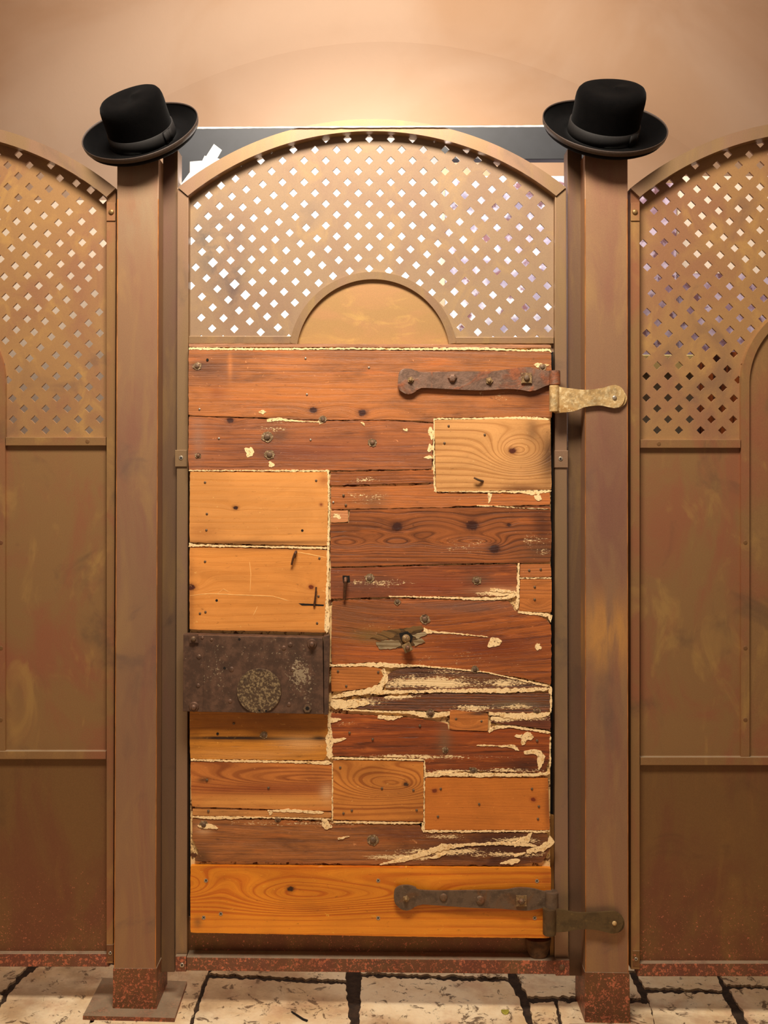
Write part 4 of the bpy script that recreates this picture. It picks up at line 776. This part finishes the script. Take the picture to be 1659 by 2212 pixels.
def sq_nut(px, py, lift, a, rot, h, mat, parent, pin=True, name='square_nut'):
    bm = bmesh.new(); c = P(px, py, NB-lift); v = []
    for k in range(4):
        an = rot+math.pi/4+k*math.pi/2; v.append(Vector((math.cos(an)*a, 0, math.sin(an)*a)))
    f = [bm.verts.new(c+q+Vector((0, -h, 0))) for q in v]; g = [bm.verts.new(c+q) for q in v]
    ff = bm.faces.new(f); bm.faces.new(g[::-1])
    for k in range(4): bm.faces.new((f[k], f[(k+1) % 4], g[(k+1) % 4], g[k]))
    bmesh.ops.bevel(bm, geom=list(ff.edges), offset=0.0015, segments=2, affect='EDGES')
    o = finish(name, bm, mat, parent, smooth=True)
    if pin:
        bm = bmesh.new(); add_cyl(bm, c+Vector((0, -h+0.001, 0)), (0, -1, 0), a*0.42, 0.004, 14, a*0.38, 0.003); finish('bolt_end', bm, M_bolt, parent, smooth=True)
    return o
sq_nut(880, 1398, 0.012, 0.0150, 0.45, 0.010, M_nut, b_)

# lock box
lock_par = door
LB = [(397, 1371), (412, 1363), (706, 1372), (712, 1375), (708, 1541), (700, 1545), (412, 1541), (395, 1533)]
def lock_mat():
    t = T('brown_iron_lock', 0.5, 0.45, 0.5); a = t.noise(t.co, 35, 5, 0.7); b = t.noise(t.co, 150, 4, 0.75)
    c = t.mix(t.step(a, 0.4, 0.65), lin((88, 66, 53)), lin((116, 86, 68)))
    tot = None
    for (px, py, rx, ry, am) in ((650, 1450, 24, 34, 1.6), (470, 1440, 34, 50, 0.55), (665, 1490, 18, 30, 0.8), (560, 1400, 130, 20, 0.3)):
        cx_, cz_ = L2(px, py); e = t.f('MULTIPLY', t.ellipse(cx_, cz_, rx*PX, ry*PX), am); tot = e if tot is None else t.f('MAXIMUM', tot, e)
    m = t.step(t.f('ADD', b, t.f('MULTIPLY', tot, 0.16)), 0.66, 0.72); c = t.mix(t.f('MULTIPLY', m, 0.9), c, lin((176, 156, 124)))
    t.color(c); t.bump(t.f('ADD', a, m), 0.4, 0.0015); return t.m
M_lock = lock_mat()
YL = -0.020
lock = prism('lock_case', [(396, 1371), (697, 1378), (699, 1543), (395, 1537)], YL, 0.031, M_lock, door, 0.0015, label='brown iron lock box')
prism('case_edge', [(699, 1375), (712, 1372), (709, 1543), (700, 1545)], YL+0.006, 0.024, M_lock, lock, 0.001)
prism('end_plate', [(396, 1371), (441, 1373), (438, 1538), (395, 1536)], YL-0.0015, 0.003, M_lock, lock, 0.0006)
def covdisc():
    t = T('speckled_cover_disc', 0.5, 0.45, 0.5); b = t.noise(t.co, 160, 4, 0.75); a = t.noise(t.co, 30, 3)
    c = t.mix(t.f('MULTIPLY', t.step(b, 0.47, 0.60), 0.85), lin((92, 72, 55)), lin((172, 148, 108))); c = t.mix(t.f('MULTIPLY', t.step(a, 0.56, 0.66), 0.8), c, lin((78, 60, 50)))
    t.color(c); t.bump(b, 0.4, 0.001); return t.m
bm = bmesh.new(); add_cyl(bm, P(560, 1492, YL), (0, -1, 0), 48*S, 0.004, 64, 47*S); cv = finish('cover_disc', bm, covdisc(), lock, smooth=True)
for (x, y) in ((560, 1535), (575, 1536)):
    bm = bmesh.new(); add_cyl(bm, P(x, y-0.5, YL-0.0035), (0, -1, 0), 2.4*S, 0.001, 10); finish('rivet_hole', bm, M_hole, cv)
for (x, y, r) in ((437, 1378, 3.5), (457, 1382, 3.5), (613, 1400, 5.5), (627, 1393, 5.5), (430, 1419, 5.5), (428, 1481, 5), (500, 1446, 6), (497, 1515, 5), (624, 1522, 5), (632, 1447, 5)):
    rivet('rivet', x, y, YL-(0.0015 if x < 440 else 0), r*S, M_lock, lock, 0.0003, 0.0016)
for (x, y) in ((517, 1381), (485, 1443)):
    bm = bmesh.new(); add_cyl(bm, P(x, y, YL+0.0005), (0, -1, 0), 2.8*S, 0.001, 10); finish('rivet_hole', bm, M_hole, lock)
for (x, y, k) in ((419, 1379, 's'), (674, 1391, 'r'), (419, 1527, 'r'), (664, 1530, 'h')):
    yy = YL-(0.0015 if x < 440 else 0)
    if k == 's': sq_nut(x, y, NB-yy, 10.5*S*1.3, 0.05, 0.006, M_lock, lock, True)
    elif k == 'r':
        bm = bmesh.new(); add_cyl(bm, P(x, y, yy), (0, -1, 0), 11*S, 0.004, 20, 9*S); add_cyl(bm, P(x, y, yy-0.0035), (0, -1, 0), 6.5*S, 0.008, 16, 5.5*S, 0.003); finish('bolt', bm, M_lock, lock, smooth=True)
    else:
        bm = bmesh.new(); add_cyl(bm, P(x, y, yy), (0, -1, 0), 9*S, 0.004, 6); b2 = finish('bolt', bm, M_bolt, lock)
        bm = bmesh.new(); add_cyl(bm, P(x, y, yy-0.0035), (0, -1, 0), 4*S, 0.001, 12); finish('bolt_hole', bm, M_hole, lock)

# strap hinges
def smooth_closed(pts, n=5):
    out = []; m = len(pts)
    for i in range(m):
        p0, p1, p2, p3 = (Vector(pts[(i+k-1) % m]) for k in range(4))
        for j in range(n):
            t = j/n; out.append(tuple(0.5*((2*p1)+(-p0+p2)*t+(2*p0-5*p1+4*p2-p3)*t*t+(-p0+3*p1-3*p2+p3)*t**3)))
    return out
YH = DOOR_Y-0.006
def strap(pts, y, th, mat, bolts, eye, label):
    s = prism('hinge_strap', smooth_closed(pts), y-th, th, mat, door, 0.002, label=label, smooth=True)
    (ex0, ey0, ex1, ey1) = eye    # rolled eye: vertical barrel
    c0, c1 = P((ex0+ex1)/2, ey1, y), P((ex0+ex1)/2, ey0, y); r = (ex1-ex0)/2*S
    bm = bmesh.new(); add_cyl(bm, Vector((c0.x, y-th*0.4, c0.z)), (0, 0, 1), r, c1.z-c0.z, 28, r*0.97)
    bmesh.ops.bevel(bm, geom=[e for e in bm.edges if abs(e.verts[0].co.z-e.verts[1].co.z) < 1e-5], offset=0.0012, segments=2, affect='EDGES')
    finish('hinge_eye', bm, mat, s, smooth=True)
    for (bx, by, kind, r_) in bolts:
        if kind == 'sq': 
            sq_nut(bx, by, NB-(y-th), r_*S*1.35, 0.0, 0.006, M_nut, s)
        elif kind == 'hex':
            bm = bmesh.new(); add_cyl(bm, P(bx, by, y-th+0.001), (0, -1, 0), r_*S, 0.008, 6, r_*S*0.7, 0.002); finish('bolt_head', bm, mat, s)
        elif kind == 'nut':
            bm = bmesh.new(); add_cyl(bm, P(bx, by, y-th+0.001), (0, -1, 0), r_*S, 0.005, 5, r_*S*0.85); add_cyl(bm, P(bx, by, y-th-0.004), (0, -1, 0), r_*S*0.5, 0.005, 12, r_*S*0.4, 0.002); finish('bolt_head', bm, M_nut, s)
        else:
            bm = bmesh.new(); add_cyl(bm, P(bx, by, y-th+0.001), (0, -1, 0), r_*S, 0.003, 20, r_*S*0.9, 0.002); finish('bolt_head', bm, M_nut if y < 0 and th > 1 else M_bolt, s, smooth=True)
    return s
strap([(862, 806), (870, 797), (890, 797), (903, 803), (930, 804), (1000, 802), (1060, 802), (1100, 797), (1140, 793), (1165, 798), (1190, 802), (1200, 804), (1200, 826), (1180, 833), (1150, 845), (1125, 842), (1095, 840), (1040, 843), (980, 841), (910, 838), (898, 846), (882, 852), (868, 846), (860, 838), (860, 820)],
      YH, 0.006, M_iron, [(887, 821, 'nut', 8), (977, 817, 'hex', 11), (1057, 823, 'nut', 9), (1137, 817, 'sq', 12)], (1184, 801, 1210, 832), 'upper rusty iron strap')
strap([(852, 1925), (862, 1915), (880, 1913), (897, 1917), (905, 1923), (950, 1925), (1020, 1924), (1090, 1923), (1120, 1918), (1150, 1920), (1175, 1926), (1195, 1927), (1195, 1952), (1170, 1962), (1140, 1967), (1115, 1966), (1080, 1963), (1020, 1961), (960, 1957), (905, 1954), (892, 1963), (875, 1967), (860, 1959), (852, 1947)],
      YH-0.006, 0.006, M_iron2, [(877, 1941, 'nut', 8), (958, 1938, 'round', 9), (1037, 1944, 'round', 10), (1126, 1945, 'sq', 12)], (1176, 1925, 1206, 1962), 'lower dark iron strap')
# pintle brackets fixed to the right post
def pintle(pts, barrel, screw, mat, yf, label, plate):
    b = prism('hinge_bracket', smooth_closed(pts), yf-0.007, 0.006, mat, pr, 0.002, label=label, smooth=True)
    (bx0, by0, bx1, by1) = barrel; c0, c1 = P((bx0+bx1)/2, by1, yf), P((bx0+bx1)/2, by0, yf)
    bm = bmesh.new(); add_cyl(bm, Vector((c0.x, yf-0.004, c0.z)), (0, 0, 1), (bx1-bx0)/2*S, c1.z-c0.z, 28)
    bmesh.ops.bevel(bm, geom=[e for e in bm.edges if abs(e.verts[0].co.z-e.verts[1].co.z) < 1e-5], offset=0.001, segments=2, affect='EDGES')
    finish('hinge_barrel', bm, mat, b, smooth=True)
    rivet('rivet', screw[0], screw[1], yf-0.006, 0.0062, M_screw if screw[1] < 1500 else M_brass, b, 0.002, 0.003)
    if plate: 
        bm = bmesh.new(); add_cyl(bm, P(plate[0], plate[1], yf+0.0005), (0, -1, 0), plate[2]*S, 0.003, 32, plate[2]*S*0.98); finish('bracket_pad', bm, mat, b, smooth=True)
pintle([(1196, 836), (1225, 838), (1265, 842), (1300, 838), (1318, 833), (1332, 832), (1345, 840), (1350, 855), (1345, 872), (1333, 881), (1318, 880), (1296, 876), (1265, 879), (1240, 888), (1215, 891), (1196, 890), (1192, 862)],
       (1186, 833, 1207, 890), (1327, 859), M_brass, -0.004, 'upper worn brass bracket', (1334, 861, 20))
pintle([(1182, 1962), (1215, 1966), (1245, 1972), (1280, 1972), (1310, 1970), (1330, 1970), (1343, 1979), (1347, 1992), (1340, 2008), (1328, 2017), (1310, 2014), (1280, 2008), (1250, 2008), (1220, 2013), (1190, 2014), (1176, 2010), (1178, 1985)],
       (1172, 1961, 1200, 2016), (1327, 1994), M_brassd, -0.010, 'lower dark brass bracket', (1328, 1994, 21))
# wood peg on the rail under the door
pg = thing('wooden_peg', 'short dark wooden peg wedged between the bottom rail and the hinge corner of the door', 'peg', P(1163, 2072, 0.045))
bm = bmesh.new(); z0 = P(0, 2074.6, 0.022).z+0.001; z1 = P(0, 2027, 0.04).z-0.0005; c = P(1163, 2050, 0.038); rings = []
for k, (r_, ty) in enumerate(((0.021, 0), (0.026, 0.25), (0.030, 0.6), (0.032, 1.0))):
    rings.append([bm.verts.new((c.x+r_*math.cos(a)*(1+0.08*math.sin(3*a)), c.y+r_*0.5*math.sin(a), z0+(z1-z0)*ty)) for a in [2*math.pi*i/20 for i in range(20)]])
for a, b in zip(rings[:-1], rings[1:]):
    for i in range(20): bm.faces.new((a[i], a[(i+1) % 20], b[(i+1) % 20], b[i]))
bm.faces.new(rings[0]); bm.faces.new(rings[-1]); finish('peg_body', bm, M_pegw, pg, smooth=True)

# ------------------------------------------------------------------ things above and behind the gate
beam = prism('black_beam', [(366, 277), (1262, 273), (1262, 344), (560, 345), (408, 347), (408, 420), (366, 420)], 0.46, 0.03, M_black, None, 0.002)
def reorigin(o):
    me = o.data; bb = [v.co for v in me.vertices]; c = Vector(((min(v.x for v in bb)+max(v.x for v in bb))/2, (min(v.y for v in bb)+max(v.y for v in bb))/2, min(v.z for v in bb)))
    me.transform(Matrix.Translation(-c)); o.location = c
reorigin(beam); tag(beam, 'black painted beam running behind the lattice arch between the two hats', 'beam')

paper = prism('paper_sheet', [(386, 404), (410, 372), (410, 349), (437, 347), (442, 336), (448, 339), (466, 340), (480, 346), (540, 322), (640, 290), (740, 276), (800, 273), (880, 278), (950, 296), (958, 420), (952, 560), (948, 720), (900, 760), (430, 770), (400, 760), (398, 500)], 0.085, 0.001, M_paper)
reorigin(paper); tag(paper, 'white paper sheet fixed behind the left and middle of the lattice, torn at top left', 'paper')
strip = prism('paper_strip', [(436, 352), (462, 311), (479, 324), (455, 366), (425, 395), (412, 392)], 0.080, 0.0015, M_paper)
reorigin(strip); tag(strip, 'short loose cream paper strip sticking up beside the left hat', 'paper')
bm = bmesh.new(); add_prism(bm, jag([(420, 274.5), (800, 272.5), (1180, 270.5), (1180, 273.5), (800, 275.5), (420, 277.5)], 0.6, 9, 2), 0.026, 0.002)
tape = finish('white_tape', bm, M_whiteedge); reorigin(tape); tag(tape, 'thin white tape stretched level across the top of the lattice arch', 'tape')

# ---- hats
def hat(name_label, brim_c, tilt_im, rx, open_k, bow_side, depth):
    c = P(brim_c[0], brim_c[1], depth)
    o = thing('black_felt_hat', name_label, 'hat', c, None)
    tocam = (cam.location-c).normalized(); r = Vector((0, 0, 1)).cross(tocam).normalized()   # towards image right
    u = tocam.cross(r).normalized(); th = math.radians(tilt_im)
    n = (tocam*open_k + (u*math.cos(th)+r*math.sin(th))*math.sqrt(1-open_k**2)).normalized()
    X_ = (r - n*r.dot(n)).normalized(); X_ = (X_ + 0*n).normalized(); Y_ = n.cross(X_)
    q = Matrix((X_, Y_, n)).transposed(); o.rotation_euler = q.to_euler()
    k = (D+depth)/D*S
    RX, RY = rx*k, rx*k*0.98
    def ring(bm, a, b, z, m=64, lift=0.0, ph=0): return [bm.verts.new((a*math.cos(2*math.pi*i/m), b*math.sin(2*math.pi*i/m), z+lift*math.cos(2*math.pi*i/m)**2)) for i in range(m)]
    def skin(bm, R_):
        for p, q2 in zip(R_[:-1], R_[1:]):
            m = len(p)
            for i in range(m): bm.faces.new((p[i], p[(i+1) % m], q2[(i+1) % m], q2[i]))
    def done(nm, bm, mat, sub=0):
        bmesh.ops.recalc_face_normals(bm, faces=bm.faces); me = bpy.data.meshes.new(nm); bm.to_mesh(me); bm.free(); me.shade_smooth()
        ob = link(nm, me, mat, o)
        return ob
    cx, cy = 0.087*rx/130, 0.085*rx/130     # crown half widths at the base
    # brim: flat then turned up at the edge
    bm = bmesh.new(); pr_ = []
    for t_, z_ in ((0.0, 0.0), (0.25, -0.002), (0.5, -0.003), (0.72, -0.001), (0.87, 0.006), (0.95, 0.014), (0.985, 0.020), (1.0, 0.0225), (1.008, 0.021), (0.995, 0.016), (0.965, 0.008), (0.89, 0.0005), (0.74, -0.0055), (0.5, -0.0075), (0.0, -0.004)):
        pr_.append(ring(bm, cx+(RX-cx)*t_, cy+(RY-cy)*t_, z_, lift=0.006*t_))
    skin(bm, pr_); m = 64
    for i in range(m): bm.faces.new((pr_[-1][i], pr_[-1][(i+1) % m], pr_[0][(i+1) % m], pr_[0][i]))
    done('brim', bm, M_felt)
    # binding ribbon round the edge of the brim
    bm = bmesh.new(); pr_ = []
    for t_, z_ in ((0.972, 0.0205), (1.003, 0.0242), (1.022, 0.0225), (1.012, 0.0165), (0.992, 0.0105), (0.985, 0.0115), (0.998, 0.0175)):
        pr_.append(ring(bm, cx+(RX-cx)*t_, cy+(RY-cy)*t_, z_, lift=0.006))
    skin(bm, pr_+[pr_[0]]); done('brim_binding', bm, M_bind)
    # crown with a pinched telescope top
    hgt = 0.116*rx/130; bm = bmesh.new(); pr_ = []
    for a_, z_ in ((1.0, -0.002), (0.985, 0.1), (0.965, 0.3), (0.96, 0.55), (0.965, 0.72), (0.955, 0.83), (0.925, 0.91), (0.87, 0.965), (0.79, 0.992), (0.68, 1.0), (0.5, 0.99), (0.3, 0.975), (0.08, 0.97)):
        pr_.append([bm.verts.new((cx*a_*math.cos(2*math.pi*i/64), cy*a_*math.sin(2*math.pi*i/64)*(1-0.03*z_), hgt*z_*(1+0.05*math.cos(2*math.pi*i/64)*(1 if bow_side > 0 else -1)*z_)-0.004*z_*math.sin(2*math.pi*i/64)**2)) for i in range(64)])
    skin(bm, pr_); bm.faces.new(pr_[-1]); done('crown', bm, M_felt)
    # band with bow
    bm = bmesh.new(); pr_ = []
    for a_, z_ in ((0.99, 0.001), (1.018, 0.002), (1.012, 0.016), (1.002, 0.030), (0.97, 0.031)): pr_.append([bm.verts.new((cx*a_*math.cos(2*math.pi*i/64), cy*a_*math.sin(2*math.pi*i/64), z_)) for i in range(64)])
    skin(bm, pr_); done('hat_band', bm, M_ribbon)
    bm = bmesh.new(); a0 = math.radians(-38) if bow_side > 0 else math.radians(-42)
    for (aw, off, rr) in ((0.16, 0, 1.05), (0.05, -0.11, 1.07), (0.05, 0.12, 1.06)):
        cs = []
        for i in range(7):
            an = a0+off+(-aw+2*aw*i/6); cs.append([bm.verts.new((cx*q_*math.cos(an), cy*q_*math.sin(an), z_)) for q_, z_ in ((1.0, 0.003), (rr, 0.003), (rr, 0.031), (1.0, 0.031))])
        for p, q2 in zip(cs[:-1], cs[1:]):
            for k2 in range(4): bm.faces.new((p[k2], p[(k2+1) % 4], q2[(k2+1) % 4], q2[k2]))
        bm.faces.new(cs[0]); bm.faces.new(cs[-1][::-1])
    done('bow', bm, M_ribbon)
    return o
hat('black felt hat resting on top of the left bronze post, tilted down to the left', (310, 300), -20, 126, 0.40, 1, 0.05)
hat('black felt hat resting on top of the right bronze post, tilted down to the right', (1302, 289), 13, 133, 0.385, 1, 0.05)

# ---- room behind the screens, seen through the lattices
def box_thing(nm, x0, y0, x1, y1, yd, th, mat, label, cat):
    o = prism(nm, rect(x0, y0, x1, y1), yd, th, mat, None, 0.004); reorigin(o); tag(o, label, cat); return o
def mottled(name, cols, sc):
    t = T(name, 0.8, 0, 0.2); a = t.noise(t.co, sc, 3, 0.6, 0.6); b = t.noise(t.co, sc*2.3, 4, 0.6)
    c = t.mix(t.step(a, 0.40, 0.60), lin(cols[0]), lin(cols[1])); c = t.mix(t.step(b, 0.52, 0.64), c, lin(cols[2])); t.color(c); return t.m
M_cloth = mottled('mottled_hanging', ((214, 214, 226), (146, 138, 160), (120, 86, 92)), 9)
M_cloth2 = mottled('mauve_hanging', ((108, 84, 96), (150, 136, 150), (84, 56, 60)), 11)
yb = 0.75
def at_floor_box(nm, x0, ytop, x1, yd, th, mat, label, cat, zb=None):
    """stands on the floor, top at ytop"""
    a, b = P(x0, ytop, yd), P(x1, ytop, yd); bm = bmesh.new(); zf = min(floor_z(a.x), floor_z(b.x)) if zb is None else zb
    co = [(a.x, yd, zf), (b.x, yd, zf), (b.x, yd, a.z), (a.x, yd, a.z)]
    f = [bm.verts.new(c) for c in co]; g = [bm.verts.new((c[0], c[1]+th, c[2])) for c in co]
    bm.faces.new(f); bm.faces.new(g[::-1])
    for k in range(4): bm.faces.new((f[k], f[(k+1) % 4], g[(k+1) % 4], g[k]))
    bmesh.ops.bevel(bm, geom=list(bm.edges), offset=0.003, segments=2, affect='EDGES')
    o = finish(nm, bm, mat); reorigin(o); tag(o, label, cat); return o
at_floor_box('folding_screen', 962, 380, 1240, 0.72, 0.03, M_cloth, 'pale mottled standing screen seen through the right third of the middle lattice', 'screen')
at_floor_box('folding_screen', 1374, 395, 1462, 0.72, 0.03, M_cloth2, 'narrow mauve standing screen behind the left edge of the right lattice', 'screen')
at_floor_box('folding_screen', 1464, 590, 1760, 0.80, 0.03, M_cloth2, 'low mauve standing screen behind the middle of the right lattice', 'screen')
at_floor_box('grey_cabinet', 1330, 806, 1508, 0.40, 0.22, plain('grey_cabinet_paint', (150, 146, 128), 0.6, 0, 0.25, 6), 'grey-green cabinet behind the lower left of the right lattice', 'cabinet')
M_cream = plain('cream_board_paint', (186, 170, 152), 0.8, 0, 0.12, 3)
at_floor_box('added_pale_board', -40, 432, 246, 0.66, 0.02, M_cream, 'added cream board behind the left lattice, lightening its holes', 'board')  # pale board added to lighten what shows through the left lattice
at_floor_box('added_pale_board', 1466, 380, 1800, 0.92, 0.02, M_cream, 'added cream board lightening the upper holes of the right lattice', 'board')  # second added board, for brighter holes at the upper right
cz = P(0, 806, 0.40).z
bm = bmesh.new(); add_prism(bm, rect(1326, 762, 1504, 800), 0.38, 0.22, 0.004)
bx_ = finish('cream_box', bm, plain('cream_card', (246, 226, 150), 0.7, 0, 0.1, 8)); reorigin(bx_); bx_.location.z = cz+0.001; tag(bx_, 'long pale yellow box lying on the grey-green cabinet', 'box')
M_red = T('red_brown_wood', 0.4, 0, 0.5); _n = M_red.noise(M_red.vec(M_red.f('MULTIPLY', M_red.x, 30), 0.0, M_red.f('MULTIPLY', M_red.z, 1.5)), 1, 3)
M_red.color(M_red.mix(M_red.step(_n, 0.42, 0.6), lin((44, 20, 12)), lin((158, 82, 36))))
at_floor_box('wooden_cupboard', 1512, 760, 1640, 0.55, 0.2, M_red.m, 'reddish brown wooden cupboard behind the lower right part of the right lattice', 'cupboard')

# ---- floor litter
lf = F(1091, 2187); bm = bmesh.new(); rg = [bm.verts.new((lf.x+0.010*math.cos(a), lf.y+0.011*math.sin(a), lf.z+0.002+0.002*math.cos(2*a))) for a in [2*math.pi*i/14 for i in range(14)]]
r2 = [bm.verts.new(v.co+Vector((0, 0, 0.0012))) for v in rg]; bm.faces.new(rg[::-1]); bm.faces.new(r2)
for i in range(14): bm.faces.new((rg[i], rg[(i+1) % 14], r2[(i+1) % 14], r2[i]))
lo = finish('fallen_leaf', bm, plain('yellow_green_leaf', (170, 160, 60), 0.5)); reorigin(lo); tag(lo, 'tiny yellow-green leaf on a pale floor slab below the hinge side', 'leaf')
bm = bmesh.new(); add_tube(bm, [F(630, 2187)+Vector((0, 0, .002)), F(642, 2196)+Vector((0, 0, .0035)), F(655, 2204)+Vector((0, 0, .0025)), F(664, 2207)+Vector((0, 0, .002))], 0.0018, 6, 0.003)
tw = finish('twig', bm, M_hole, smooth=True); reorigin(tw); tag(tw, 'small dark twig lying on the pale slab below the door', 'twig')
